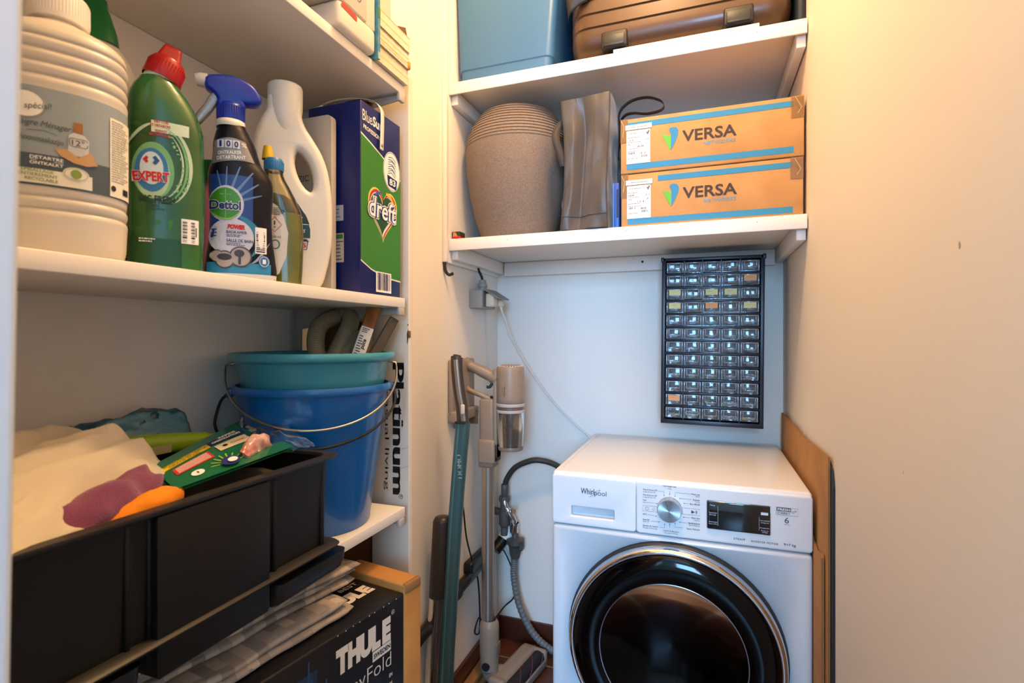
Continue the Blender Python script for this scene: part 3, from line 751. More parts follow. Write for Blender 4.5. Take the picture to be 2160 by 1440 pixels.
# ---- plumbing
RUB = mat('hose_rubber', '#3a352f', .5); GP = mat('valve_grey', '#5f5a55', .4); CORR = mat('hose_grey', '#6e6d6b', .4)
h = thing('inlet_hose', (-.60, 1.84, .74), 'dark rubber hose arching from the wall tap to the washing machine', 'hose')
m = W(h).use(RUB).tube(S_([(-.345, 1.893, .60), (-.40, 1.892, .635), (-.455, 1.885, .69), (-.510, 1.865, .732), (-.56, 1.845, .748), (-.60, 1.84, .743), (-.655, 1.84, .715), (-.688, 1.84, .670), (-.696, 1.84, .637)]), .0105, 14); m.build('hose', h)
m = W(h).use(GP).lathe([(.0125, .650), (.0145, .648), (.0145, .615), (.012, .612), (.012, .60)], 20, (-.696, 1.84, 0)); m.build('hose_end', h)
tp = thing('wall_tap', (-.70, 1.85, .55), 'grey and chrome appliance tap on the wall between both hoses', 'tap')
m = W(tp).use(GP)
m.lathe([(.012, .606), (.020, .604), (.022, .594), (.020, .585), (.016, .582), (.016, .555), (.021, .553), (.021, .500), (.018, .495), (.014, .49), (.014, .46)], 20, (-.698, 1.84, 0))
m.tube([(-.698, 1.84, .545), (-.7565, 1.85, .545)], .013, 14); m.tube([(-.715, 1.82, .548), (-.740, 1.80, .558)], .010, 12)
sharp(m.build('tap_body', tp))
m = W(tp).use(CHROME).tube(S_([(-.694, 1.83, .60), (-.688, 1.825, .575), (-.672, 1.828, .545), (-.662, 1.835, .52), (-.660, 1.84, .475)]), [.009]*12+[.012]*12+[.0145]*9, 14)
m.lathe([(.018, .510), (.0185, .50), (.0165, .497), (.0165, .475), (.012, .468)], 16, (-.660, 1.84, 0)); m.tube([(-.672, 1.832, .55), (-.652, 1.815, .562)], .007, 12); m.lathe([(.0, .0), (.011, 0), (.011, .006), (0, .006)], 12, (-.652, 1.81, .563), 'y'); sharp(m.build('chrome_valve', tp), 50)
h = thing('drain_hose', (-.65, 1.84, .30), 'grey corrugated drain hose running down behind the washing machine', 'hose')
m = W(h).use(mat('hose_cuff', '#4b4845', .45)).lathe([(.010, .478), (.012, .470), (.014, .455), (.033, .450), (.034, .435), (.028, .432), (.024, .42), (.022, .40), (.016, .38)], 24, (-.655, 1.84, 0)); m.box(-.655, -.622, 1.825, 1.855, .412, .436, .006, 3); sharp(m.build('cuff', h), 50)
m = W(h).use(CORR); pth = S_([(-.656, 1.84, .40), (-.659, 1.84, .36), (-.659, 1.84, .30), (-.636, 1.84, .20), (-.585, 1.84, .113), (-.513, 1.845, .062), (-.43, 1.85, .052)], 26)
m.tube(pth, [.0125+.0012*math.sin(i*1.57) for i in range(len(pth))], 16); m.build('corrugated_hose', h)
w_ = thing('waste_pipe', (-.72, 1.83, .40), 'black waste pipe with white elbow running down the left wall', 'pipe')
m = W(w_).use(mat('pipe_black', '#191614', .3)).tube(S_([(-.700, 1.86, .45), (-.712, 1.845, .43), (-.728, 1.82, .405)]), .022, 16); m.box(-.755, -.722, 1.60, 1.80, .405, .445, .008, 3); m.tube(S_([(-.735, 1.73, .42), (-.735, 1.66, .40), (-.735, 1.516, .392), (-.735, 1.317, .372), (-.735, 1.1, .35)]), .018, 14); m.lathe([(.022, 0), (.022, .03)], 16, (-.735, 1.48, .39), 'y'); sharp(m.build('pipe', w_), 50)
m = W(w_).use(WHITE).tube(S_([(-.690, 1.875, .475), (-.692, 1.865, .462), (-.703, 1.85, .440)]), .0275, 20); m.build('elbow', w_, label='white plastic elbow')
m = MB().use(BLACK)
m.tube(S_([(-.735, 1.53, .70), (-.735, 1.558, .643), (-.738, 1.588, .54), (-.735, 1.62, .46), (-.73, 1.665, .365), (-.735, 1.694, .237), (-.74, 1.70, .16), (-.735, 1.65, .19), (-.72, 1.655, .24), (-.73, 1.72, .17), (-.73, 1.80, .15), (-.70, 1.84, .19), (-.66, 1.84, .235), (-.655, 1.84, .30), (-.70, 1.84, .40), (-.735, 1.81, .43)]), .0028, 6)
o = m.build('black_cable'); o['label'] = 'thin black cable looping down the corner behind the beige vacuum'; o['category'] = 'cable'
WOOD = mat('wood_raw', '#b58a5c', .6, vary=('#8f6238', 9, .3, .7))
m = MB().use(WOOD).box(-.744, -.712, 1.22, 1.80, ZF, ZF+.028, .002); o = m.build('wooden_batten'); o['label'] = 'raw wooden batten lying on the floor along the left skirting'; o['category'] = 'wood'
m = MB().use(WOOD).box(-.708, -.690, 1.22, 1.74, ZF, ZF+.012, .002); o = m.build('wooden_batten'); o['label'] = 'thinner wooden strip on the floor beside the thicker batten'; o['category'] = 'wood'
# ================================================================== things on the niche shelves
ZL, ZU = 1.5035, 1.9885
# ---- planter
pot = MB().use(mat('pot_speckled', '#6a5b50', .75, vary=('#86776a', 420, .35, .65), bump=(400, .35, .002)))
prof = [(.0, 0), (.108, 0), (.115, .004), (.124, .03), (.141, .08), (.157, .15), (.168, .22), (.1720, .27), (.1715, .298)]
z = .298
for k in range(11):
    r_ = .1705-.0006*k-.00036*k*k; r2 = .1705-.0006*(k+1)-.00036*(k+1)**2
    prof += [(r_-.001, z), (r_+.0018, z+.0018), ((r_+r2)/2+.0022, z+.0055), (r2+.0012, z+.0092)]; z += .0102
prof += [(.118, .412), (.112, .411), (.112, .38), (.140, .30), (.15, .25)]
pot.lathe(prof, 96, (0, 0, 0))
o = sharp(pot.build('plant_pot'), 60); o.location = (-.572, 1.632, ZL); o['label'] = 'large brown speckled plant pot with ribbed rim'; o['category'] = 'plant pot'
# ---- red box corner
m = MB().use(mat('tin_red', '#b3141c', .4)).box(-.738, -.712, 1.487, 1.53, ZL, ZL+.010, .002); m.use(mat('tin_dark', '#2c2a1e', .5)).box(-.7425, -.715, 1.492, 1.53, ZL+.010, ZL+.026, .001); m.use(CARD).rings([[(-.738, 1.4885, ZL+.010), (-.722, 1.4885, ZL+.010), (-.729, 1.4885, ZL+.022), (-.736, 1.4885, ZL+.024)], [(-.738, 1.52, ZL+.010), (-.722, 1.52, ZL+.010), (-.729, 1.52, ZL+.022), (-.736, 1.52, ZL+.024)]], True, True, True, False)
o = m.build('small_box'); o['label'] = 'tiny crumpled red and brown packet in the shelf corner beside the plant pot'; o['category'] = 'box'
# ---- tote bag, narrow side towards the room
BAG = mat('bag_fabric', '#47413d', .42, bump=(900, .1, .001), sheen=.3)
BAGH = mat('bag_webbing', '#37312e', .7, bump=(700, .3, .001))
bg = thing('tote_bag', (-.305, 1.62, ZL), 'grey fabric tote bag standing folded beside the plant pot', 'bag')
def side(a, b):       # gusset face: a across, b up
    x0_, x1_ = -.386+.012*math.sin(b*3), -.249-.004*math.sin(b*5)
    x = x0_+(x1_-x0_)*a
    fold = max(0, 1-abs(a-.42-.10*(b-.5))*4.5)
    y = 1.478+.050*fold*(.35+.65*b)*(1-b**4)+.006*mnoise.noise((a*4, b*5, 2))-.012*(1-b)*a
    zz = ZL+.003+b*.372+.008*a*b
    return x, y, zz
m = W(bg).use(BAG).sheet(side, 28, 40)
def left(a, b): x, y, zz = side(0, b); return (x-.012*math.sin(a*3.14)+.01*mnoise.noise((a*5, b*6, 7)), y+a*(.24), zz-.004*a)
def right(a, b): x, y, zz = side(1, b); return (x+.010*math.sin(a*3.14)*(.3+b*.4)+.006*mnoise.noise((a*5, b*6, 9)), y+a*.24, zz-.012*a)
m.sheet(left, 20, 30).sheet(right, 20, 30)
m.sheet(lambda a, b: (side(a, 0)[0], side(a, 0)[1]+.24*b, ZL+.002), 10, 4)
m.sheet(lambda a, b: (side(a, 1)[0], 1.72, ZL+.003+b*.36), 10, 6)
m.use(mat('bag_seam', '#3f3935', .7))
for a in (0, 1): m.tube([tuple(Vector(side(a, k/30))+Vector((0, -.0015, 0))) for k in range(31)], .0018, 6)
m.tube([tuple(Vector(side(.40+.10*(k/30-.5)+.0, k/30))+Vector((-.02, -.002, 0))) for k in range(3, 31)], .0009, 5)
m.tube([tuple(Vector(side(k/20, .10))+Vector((0, -.001, 0))) for k in range(21)], .0009, 5)
o = m.build('bag_body', bg)
m = W(bg).use(BAGH)
hp = S_([(-.236, 1.56, 1.72), (-.231, 1.545, 1.80), (-.226, 1.515, 1.838), (-.196, 1.505, 1.862), (-.150, 1.505, 1.868), (-.112, 1.510, 1.855), (-.103, 1.515, 1.838), (-.118, 1.51, 1.826), (-.150, 1.505, 1.822), (-.185, 1.505, 1.829), (-.212, 1.515, 1.828), (-.230, 1.55, 1.815), (-.238, 1.60, 1.77)], 6)
m.rings([[(p[0], p[1]-.003, p[2]), (p[0], p[1]+.026, p[2]+.004), (p[0]+.0012, p[1]+.026, p[2]+.0052), (p[0]+.0012, p[1]-.003, p[2]+.0012)] for p in hp])
m.build('strap', bg)
m = W(bg).use(BAGH); hp = S_([(-.388, 1.505, 1.835), (-.398, 1.490, 1.825), (-.410, 1.470, 1.79), (-.408, 1.462, 1.76), (-.396, 1.466, 1.72), (-.388, 1.474, 1.69)], 6)
m.rings([[(p[0], p[1], p[2]), (p[0]+.020, p[1]+.012, p[2]+.003), (p[0]+.020, p[1]+.0135, p[2]+.003), (p[0], p[1]+.0015, p[2])] for p in hp]); m.build('strap', bg)
# ---- flat blue box
m = MB().use(mat('blue_card', '#1f4fa0', .4)).box(-.2395, -.2225, 1.492, 1.62, ZL, ZL+.128, .001)
m.use(mat('blue_card_light', '#3f7cc8', .4)); PS2 = plane((0, 1.4918, 0), (1, 0, 0), (0, 0, 1)); m.drect(PS2, -.239, -.236, ZL+.001, ZL+.127, .0002); m.use(mat('blue_card_dark', '#16243f', .5)).drect(PS2, -.229, -.2232, ZL+.03, ZL+.11, .0002)
o = m.build('slim_box'); o['label'] = 'slim blue box squeezed between the tote bag and the cardboard boxes'; o['category'] = 'box'
# ---- printed cardboard boxes
BLU, VG, VB = mat('print_blue', '#2f83ad', .7), mat('print_green', '#5fb23e', .7), mat('print_brownblack', '#3a2c28', .7)
TAPE = clear('packing_tape', '#efd0a0', .25, .04, .2, '#c89a5c'); TAPE2 = clear('tape_clear', '#e6d2b0', .15, .15, .12)
def vbox(z0, z1, x0_, x1_, y0_, label, seed, tl):
    t = thing('shipping_box', ((x0_+x1_)/2, y0_+.19, z0), label, 'box', group='printed cardboard boxes stacked on the niche shelf')
    t.pop('group', None) if False else None
    m = W(t).use(CARD).box(x0_, x1_, y0_, y0_+.38, z0, z1, .0025, 2)
    H_ = z1-z0; S = plane((x0_, y0_-.0003, z0), (1, 0, 0), (0, 0, 1)); L = x1_-x0_
    m.use(BLU).drect(S, .018, L-.024, .010, .026); m.drect(S, .018 if tl else .10, L-.024, H_-.026, H_-.011)
    # mark: green wing and blue drop
    q_ = .1115; s_ = H_/.152
    m.use(VG).dpoly(S, [(q_, .098*s_), (q_+.024, .090*s_), (q_+.024, .052*s_), (q_+.021, .055*s_)], .0006)
    m.use(BLU).dpoly(S, [(q_+.0245, .052*s_), (q_+.0245, .096*s_), (q_+.019, .107*s_), (q_+.021, .112*s_), (q_+.030, .1145*s_), (q_+.039, .112*s_), (q_+.0435, .104*s_), (q_+.043, .093*s_), (q_+.037, .077*s_)], .0008)
    m.use(VB).dtext(S, 'VERSA', .233, .086*s_, .136, .031, .0006, bold=.02)
    m.use(mat('print_blue_light', '#4f93b5', .7)).dtext(S, 'NETWORKS', .259, .060*s_, .080, .0095, .0006, bold=.008, space=1.1)
    m.build('carton', t)
    m = W(t).use(TAPE)
    m.drect(S, -.0, .020, H_-.065, H_-.0, .0012); m.use(MATS['packing_tape']).box(x0_, x0_+.020, y0_-.0012, y0_+.05, z1, z1+.0004); m.use(mat('tape_edge', '#e9cf9c', .3)); m.dline(S, [(.001, H_-.002), (.010, H_-.020), (.006, H_-.05)], .0008, .0018); m.build('packing_tape', t)
    m = W(t).use(TAPE); m.drect(S, L-.030, L+.0, H_-.055, H_-.0, .0012)
    m.use(TAPE2)
    for k in range(5): m.dline(S, [(L-.026+.004*k, H_-.004-.006*k), (L-.012+.002*k, H_-.03-.004*k)], .0010, .0016)
    m.use(mat('tape_edge', '#e9cf9c', .3))
    m.dline(S, [(L-.02, H_-.003), (L-.006, H_-.03), (L-.015, H_-.045)], .0008, .0018)
    m.build('packing_tape', t)
    m = W(t).use(WHITEM).drect(S, .0165, .081, .026*s_, .118*s_, .0014)
    m.use(mat('label_ink', '#4a4644', .7))
    m.dtext(S, 'Versa Networks Inc', .0215, .1105*s_, .043, .0042, .0018, bold=.01, al='l'); m.dtext(S, 'Made in Malaysia', .0215, .1035*s_, .032, .0028, .0018, al='l')
    m.dpoly(S, [(.069, .1135), (.0735, .109), (.0735, .1015)], .0018); m.dpoly(S, [(.0738, .1005), (.0738, .110), (.077, .1155), (.0790, .113)], .0018)
    for k, (u, v_, w_, h_) in enumerate(((.020, .088, .016, .006), (.020, .077, .010, .005), (.046, .070, .018, .005), (.020, .052, .020, .006), (.055, .050, .014, .006), (.055, .042, .018, .006), (.068, .088, .009, .005), (.070, .077, .005, .005))):
        m.dbars(S, u, u+w_, v_*s_, (v_+h_)*s_, 9, .0018, k+seed)
    for k, v_ in enumerate((.097, .084, .066, .059, .039)): m.dlines(S, .020, .060, v_*s_, (v_+.003)*s_, 1, .0018, k+seed)
    m.use(WHITEM).drect(S, .0135, .085, .1205*s_, .134*s_, .0020); m.use(BLACK).dtext(S, 'SD-WAN-VOS-BE-WIRED-02' if False else 'SO-MW45675 BE-WAROME-02', .048, .127*s_, .055, .0040, .0024, bold=.02)
    m.build('shipping_label', t, label='white printed shipping label')
    return t
vbox(ZL, ZL+.1505, -.217, .2385, 1.500, 'brown cardboard box with blue stripes and black lettering, lower of the stacked two', 3, False)
vbox(ZL+.1520, ZL+.3045, -.218, .2400, 1.4975, 'brown cardboard box with blue stripes, upper of two, bag strap on top', 5, True)

# ---- blue bin on the upper shelf
BB = mat('bin_blue', '#3d6c94', .38); BB2 = mat('bin_blue_deep', '#3f7299', .38)
def binring(z, o_=0.):
    k = (z)/.33; x0_, x1_ = -.728-.008*k, -.432+.030*k; y0_, y1_ = 1.522-.012*k, 1.83+.012*k
    return [(x, y, ZU+z) for x, y in rrect(x0_+o_, x1_-o_, y0_+o_, y1_-o_, .022)]
m = MB().use(BB).rings([binring(0, .004), binring(.004), binring(.052), binring(.055, -.0035), binring(.33, -.0035), binring(.335, -.010), binring(.345, -.010), binring(.345, .004), binring(.06, .004)], True, True)
m.rings([[(-.741, 1.60, ZU+.30), (-.741, 1.60, ZU+.30)]]*2, False, False) if False else None
o = sharp(m.build('storage_bin'), 30); o['label'] = 'pale blue plastic bin at the left end of the upper shelf'; o['category'] = 'storage bin'
# dark bag behind, between bin and suitcase
m = MB().use(mat('dark_bag', '#1c2733', .6)); m.box(-.396, -.370, 1.66, 1.90, ZU, ZU+.40, .010, 3)
o = m.build('dark_case'); o['label'] = 'dark navy case standing behind and between the blue bin and suitcase'; o['category'] = 'bag'
m = MB().use(mat('dark_bag')if False else MATS['dark_bag']); m.box(.2235, .2445, 1.50, 1.86, ZU, ZU+.36, .01, 3)
o = m.build('dark_case'); o['label'] = 'dark navy case wedged between the suitcase and the right wall'; o['category'] = 'bag'
# ---- suitcase
BRZ = mat('case_bronze', '#4a3320', .38, metal=.15, coat=.15, bump=(500, .05, .001)); BRD = mat('case_rubber', '#1d1814', .5)
sc = thing('suitcase', (-.08, 1.62, ZU+.012), 'bronze hard-shell suitcase lying on its side on the upper shelf', 'suitcase')
sx0, sx1, sz0, sz1 = -.362, .214, ZU+.010, ZU+.40
def srow(k):      # cross-section (y, z) of the shell seen from the end: rounded lower front edge, ribs above
    pass
prof = []
for a in range(-90, 1, 10): prof.append((1.475+.055-.055*math.cos(R(a)) if False else 1.475+.055*(1-math.cos(R(a))), sz0+.055+.055*math.sin(R(a))))
prof = [(1.53+.02, sz0)]+[(1.475+.055*(1-math.cos(R(a))), sz0+.055+.055*math.sin(R(a))) for a in range(-90, 1, 9)]
zz = sz0+.055
for k in range(9):
    z0_ = zz+.012+k*.040
    prof += [(1.4748, z0_), (1.4795, z0_+.003), (1.4795, z0_+.006), (1.4748, z0_+.009)]
prof += [(1.475, sz1-.03), (1.49, sz1), (1.62, sz1)]
nx = 40; rr = []
for i in range(nx+1):
    t = i/nx; x = sx0+(sx1-sx0)*t; e = min(x-sx0, sx1-x); c_ = .055
    sh = c_-math.sqrt(max(0, c_*c_-(c_-min(e, c_))**2))
    rr.append([(x, min(y+sh*.9, 1.62), max(z, sz0) if z > sz0+.06 else z+sh*.55*max(0, 1-(z-sz0)/.06)) for y, z in prof])
m = W(sc).use(BRZ).rings(rr, False, False, False); 
for side_, xx in ((0, sx0), (1, sx1)): m.add([tuple(p) for p in rr[-1 if side_ else 0]]+[(xx, 1.80, sz1), (xx, 1.80, sz0)], [tuple(range(len(prof)+2))])
m.box(sx0+.004, sx1-.004, 1.60, 1.80, sz0+.002, sz1-.002, .03, 4)
o = sharp(m.build('shell', sc), 50)
m = W(sc).use(mat('case_piping', '#e2d6c4', .3, metal=.4))
pp = S_([(sx0-.001, 1.62, sz0+.30), (sx0-.001, 1.62, sz0+.10), (sx0+.004, 1.60, sz0+.03), (sx0+.05, 1.59, sz0-.004), (sx0+.15, 1.59, sz0-.006), (sx1-.15, 1.59, sz0-.006), (sx1-.05, 1.59, sz0-.004), (sx1-.003, 1.60, sz0+.03), (sx1+.001, 1.62, sz0+.10), (sx1+.001, 1.62, sz0+.3)])
m.tube(pp, .004, 8); m.use(BRD).tube([(p[0], p[1]-.010, p[2]) for p in pp], .005, 8); m.build('rim', sc)
for lx in (-.232, .086):
    m = W(sc).use(BRD).box(lx-.036, lx+.036, 1.468, 1.50, sz0+.004, sz0+.052, .006, 3); m.use(mat('latch_grey', '#1f2222', .45)).box(lx-.029, lx+.029, 1.4645, 1.478, sz0+.008, sz0+.040, .003, 2); m.use(BRD).box(lx-.026, lx+.026, 1.463, 1.468, sz0+.008, sz0+.013, .001); sharp(m.build('latch', sc))
m = W(sc).use(BRD)
cy = S_([(sx0-.006, 1.50, sz0+.115), (sx0+.003, 1.470, sz0+.118), (sx0+.03, 1.464, sz0+.135), (sx0+.060, 1.466, sz0+.150), (sx0+.072, 1.468, sz0+.19), (sx0+.072, 1.468, sz0+.28)])
m.rings([[(p[0], p[1], p[2]) for p in cy], [(p[0], p[1]-.006, p[2]+.004) for p in cy], [(min(p[0], sx0+.05), 1.462, p[2]+.05) for p in cy], [(sx0-.004, 1.466, max(p[2], sz0+.13)+.06) for p in cy]], False, False, False)
m.build('corner_guard', sc)
# white board strip under the case
m = MB().use(SHELF).box(-.235, .135, 1.4735, 1.56, ZU-.0003, ZU+.0095, .001)
o = m.build('white_strip'); o['label'] = 'narrow white board wedged under the front of the suitcase'; o['category'] = 'board'
# ================================================================== the row of cleaning bottles
Z2 = 1.2745
def cap_ribs(m, r, z0, z1, n, c=(0, 0, 0), d=.0008):
    for k in range(n):
        a = 2*math.pi*k/n; m.cyl((c[0]+r*math.cos(a), c[1]+r*math.sin(a), z0), (c[0]+r*math.cos(a), c[1]+r*math.sin(a), z1), d, n=4)
def at_phi(X, px):
    return None
# ---- vinegar bottle, white, ribbed
t = thing('vinegar_bottle', (-.630, .354, Z2), 'large ribbed white vinegar bottle with grey-blue label and white screw cap', 'bottle', rot=R(62))
keys = [(0, .050, .044, 2.6), (.004, .054, .047, 2.6), (.012, .056, .049, 2.6), (.036, .057, .050, 2.5)]
def grooves(z, n, step, a, b):
    out = []
    for k in range(n): out += [(z, a, b, 2.5), (z+step*.30, a-.0012, b-.0012, 2.5), (z+step*.42, a-.0028, b-.0028, 2.5), (z+step*.55, a-.0012, b-.0012, 2.5)]; z += step
    return out, z
g, z_ = grooves(.040, 2, .012, .0575, .050); keys += g
keys += [(.066, .057, .0495, 2.5), (.162, .057, .0495, 2.5)]
g, z_ = grooves(.168, 4, .0125, .0575, .050); keys += g
keys += [(.2195, .0555, .048, 2.4), (.227, .049, .043, 2.2), (.234, .036, .034, 2.), (.239, .0245, .024, 2.), (.243, .0205, .0205, 2.), (.252, .0195, .0195, 2.)]
B = Bottle(keys, 3); m = MB().use(mat('hdpe_white', '#d2cabd', .32, trans=.0)); B.mesh(m, 64); S = surf(B)
# label
m.use(mat('label_greyblue', '#8f9da4', .55)).drect(S, -.056, .0560, .066, .160, .0004, 60, 4)
m.use(mat('label_slate', '#44545f', .55)).drect(S, -.056, .0560, .066, .096, .0007, 60, 2)
m.use(mat('label_cream', '#e6e2d4', .6)).drect(S, -.056, .024, .068, .0815, .0010, 40, 1); m.dell(S, .0115, .0815, .010, .0065, .0014, 24, 2); m.drect(S, .0385, .0555, .067, .148, .0012, 16, 6)
m.use(mat('label_green', '#7f9a4a', .6)); m.dell(S, .0115, .0815, .0042, .0045, .0018, 16, 1)
for k, s_ in enumerate(('EMBALLAGE', 'ENTIEREMENT', 'RECYCLABLE')): m.dtext(S, s_, -.002-.003*(k == 0), .0795-.0042*k, None, .0030, .0014, bold=.02, al='r', rot=R(-2))
m.dline(S, [(.0115+.0088*math.cos(R(a)), .0815+.0055*math.sin(R(a))) for a in range(0, 361, 15)], .0004, .0017)
m.use(WHITEM); m.dtext(S, 'DETARTRE', -.010, .0925, .024, .0030, .0012, bold=.02); m.dline(S, [(-.022, .0900), (.002, .0900)], .0004, .0012); m.dtext(S, 'ONTKALKT', -.010, .0872, .024, .0030, .0012, bold=.02)
m.dell(S, -.025, .142, .014, .013, .0010, 30, 3); m.use(mat('ink_slate', '#4d585f', .6)); m.dtext(S, 'spécial!', -.016, .1405, .020, .0075, .0014, shear=.25, rot=R(8)); m.dline(S, [(-.025+.0135*math.cos(R(a)), .142+.0125*math.sin(R(a))) for a in range(0, 361, 12)], .0005, .0013)
m.dtext(S, 'Vinaigre Ménager', -.014, .1240, .044, .0075, .0012, shear=.35, rot=R(-1), bold=.005); m.dline(S, [(-.024, .1175), (-.012, .1185), (-.003, .1165)], .0005, .0012); m.dtext(S, 'Schoonmaakazijn', -.016, .1095, .036, .0070, .0012, shear=.35, rot=R(-2), bold=.005)
# little bottle picture on a cloth
m.use(mat('pic_cork', '#9a6436', .6)).drect(S, .0098, .0165, .1225, .1325, .0014, 3, 1); m.use(mat('pic_glass', '#c3c8c8', .5)).dpoly(S, [(.005, .100), (.021, .099), (.0215, .116), (.018, .121), (.0098, .1225), (.006, .119)], .0013)
m.use(mat('pic_cloth', '#c19a6c', .7)).dpoly(S, [(-.004, .103), (.004, .1045), (.005, .098), (.021, .096), (.023, .106), (.026, .099), (.0285, .094), (.020, .091), (.010, .092), (.000, .097)], .0016); m.use(mat('ink_slate2', '#3a4248', .6)); m.dtext(S, '12°', .013, .1125, .0095, .0055, .0019)
m.dline(S, rrect(.0065, .0200, .1085, .1165, .002)+[(.02, .112)], .0005, .0019)
m.use(mat('ink_fine', '#8a877f', .7)); m.dlines(S, .0400, .0545, .082, .146, 26, .0016, 3, .35); m.use(BLACK); m.dell(S, .0415, .0755, .0022, .003, .0017, 10, 1); m.drect(S, .0490, .0535, .0715, .078, .0017)
m.build('body', t)
m = MB().use(mat('cap_white', '#eeeae2', .35)).lathe([(.0205, .2435), (.0245, .2445), (.0253, .2485), (.0253, .2700), (.0240, .2725), (.0003, .2725)], 48); cap_ribs(m, .0253, .2495, .269, 60, d=.0004); sharp(m.build('cap', t), 50)
# ---- cleaner with green cap behind it
t = thing('cleaner_bottle', (-.712, .440, Z2), 'white cleaner bottle with green cap standing half hidden behind the vinegar bottle', 'bottle', rot=R(50))
B = Bottle([(0, .042, .026, 2.8), (.005, .045, .028, 2.8), (.06, .0465, .029, 2.7), (.15, .0445, .028, 2.6), (.215, .0450, .029, 2.5), (.245, .043, .028, 2.3), (.272, .033, .024, 2.1), (.290, .022, .020, 2.), (.296, .018, .018, 2.)], 5)
m = MB().use(MATS['hdpe_white']); B.mesh(m, 48); S = surf(B)
m.use(mat('unil_blue', '#1c4d8f', .5)); m.dell(S, .037, .062, .006, .009, .0006, 20, 2); m.dtext(S, 'U', .037, .036, .008, .013, .0006, bold=.06); m.dlines(S, .029, .043, .008, .024, 5, .0006, 5, .6)
m.use(WHITEM); m.dline(S, [(.034, .060), (.037, .066), (.040, .060), (.037, .057)], .0009, .0010); m.build('body', t)
m = MB().use(mat('cap_green', '#0e6a30', .35)).rings([[(x*k, y*k, z) for x, y in rrect(-.019, .019, -.017, .017, .010)] for k, z in ((1.25, .285), (1.12, .303), (.80, .325), (.62, .331), (.60, .341), (.3, .343))]); m.build('cap', t)
# ---- green toilet gel with tilted red nozzle
t = thing('toilet_cleaner_bottle', (-.628, .468, Z2), 'green toilet gel bottle with slanted red cap', 'bottle', rot=R(53), tilt=(0, R(0)))
B = Bottle([(0, .036, .021, 3.4, .001), (.004, .0385, .024, 3.4, .001), (.03, .0395, .025, 3.4, .001), (.10, .0405, .0255, 3.2, .0015), (.175, .0400, .0255, 3, .0005), (.192, .0380, .0250, 2.8, -.0015), (.207, .0345, .024, 2.6, -.0040), (.219, .0300, .0225, 2.4, -.0065), (.229, .0245, .021, 2.2, -.0080), (.238, .0195, .0185, 2, -.0075)], 6)
GB = mat('gel_green', '#154a1c', .22, coat=.4, vary=('#2a7030', 9, .35, .7)); m = MB().use(GB); B.mesh(m, 56); S = surf(B)
m.use(mat('gel_dark', '#174a22', .3)).drect(S, -.038, .0165, .004, .040, .0005, 20, 2)
m.use(mat('splash_white', '#b9d3b4', .45))
arc = lambda cu, cv, ru, rv, a0, a1, w0, w1, n=24: ([(cu+(ru-w0-(w1-w0)*math.sin(math.pi*k/n))*math.cos(R(a0+(a1-a0)*k/n)), cv+(rv-w0-(w1-w0)*math.sin(math.pi*k/n))*math.sin(R(a0+(a1-a0)*k/n))) for k in range(n+1)], [(cu+ru*math.cos(R(a0+(a1-a0)*k/n)), cv+rv*math.sin(R(a0+(a1-a0)*k/n))) for k in range(n+1)])
m.dband(S, *arc(-.006, .128, .034, .050, -65, 95, .0006, .004), .0007); m.dband(S, *arc(-.008, .128, .027, .042, -85, 60, .0004, .0022), .0008); m.dband(S, *arc(-.006, .130, .034, .048, 95, 160, .0006, .0035), .0007)
m.use(mat('splash_mint', '#6fae74', .4)); m.dband(S, *arc(-.007, .128, .0305, .046, -75, 80, .0004, .003), .0009); m.dell(S, -.012, .120, .021, .034, .0005, 30, 3)
m.use(mat('splash_pale', '#a9cba6', .45)); m.dell(S, -.013, .116, .0175, .029, .0008, 30, 3); m.use(mat('splash_drop', '#7fbf83', .2))
q = random.Random(5)
for k in range(34): a = R(q.uniform(-55, 70)); r_ = q.uniform(.7, 1.0); m.dell(S, -.006+.031*math.cos(a)*r_, .125+.047*math.sin(a)*r_, q.uniform(.0006, .0018), q.uniform(.0008, .0022), .0012, 8, 1)
m.use(mat('splash_white2', '#c8dcc2', .5)); m.drect(S, -.014, .024, .166, .180, .0009, 10, 1)
m.use(RED)
for k, s_ in enumerate(('NETTOIE', 'ET DETARTRE', 'REINIGT', 'EN ONTKALKT')): m.dtext(S, s_, -.004-.001*(k % 2), .1790-.0048*k-.0015*(k > 1), (.014, .020, .012, .021)[k], .0032, .0013, bold=.03)
m.use(mat('oval_blue', '#2f74ad', .45)).dell(S, -.0135, .1205, .0165, .026, .0011, 32, 3); m.use(mat('oval_pale', '#c6dbe4', .45)).dell(S, -.0135, .1225, .0115, .0195, .0014, 30, 3)
m.use(RED).dpoly(S, [(-.022, .132), (-.0185, .1365), (-.0165, .1345), (-.0175, .132), (-.0165, .1295), (-.0185, .1275)], .0018); m.use(mat('mark_blue', '#234f97', .5)).dpoly(S, [(-.0055, .132), (-.0095, .1375), (-.0125, .1355), (-.0105, .132), (-.0125, .1285), (-.0095, .1265)], .0018)
m.use(WHITEM).dtext(S, 'EXPERT', -.0135, .1125, .0365, .0128, .0016, bold=.075, rot=R(3)); m.use(RED).dtext(S, 'EXPERT', -.0135, .1125, .0355, .0118, .0020, bold=.04, rot=R(3))
m.use(mat('ink_green', '#1a3520', .6)).dtext(S, 'WC FRESH', -.0085, .0860, .036, .0085, .0024, bold=.03, rot=R(2)); m.dtext(S, 'GEL', -.010, .0785, .010, .0025, .0013); m.dtext(S, 'EUCALYPTUS', -.010, .0745, .018, .0025, .0013)
m.use(mat('leaf_green', '#2c7a2e', .4)); m.dpoly(S, [(.002, .060), (.008, .066), (.007, .056), (.004, .050)], .0010); m.dpoly(S, [(-.004, .060), (-.012, .064), (-.008, .056)], .0010)
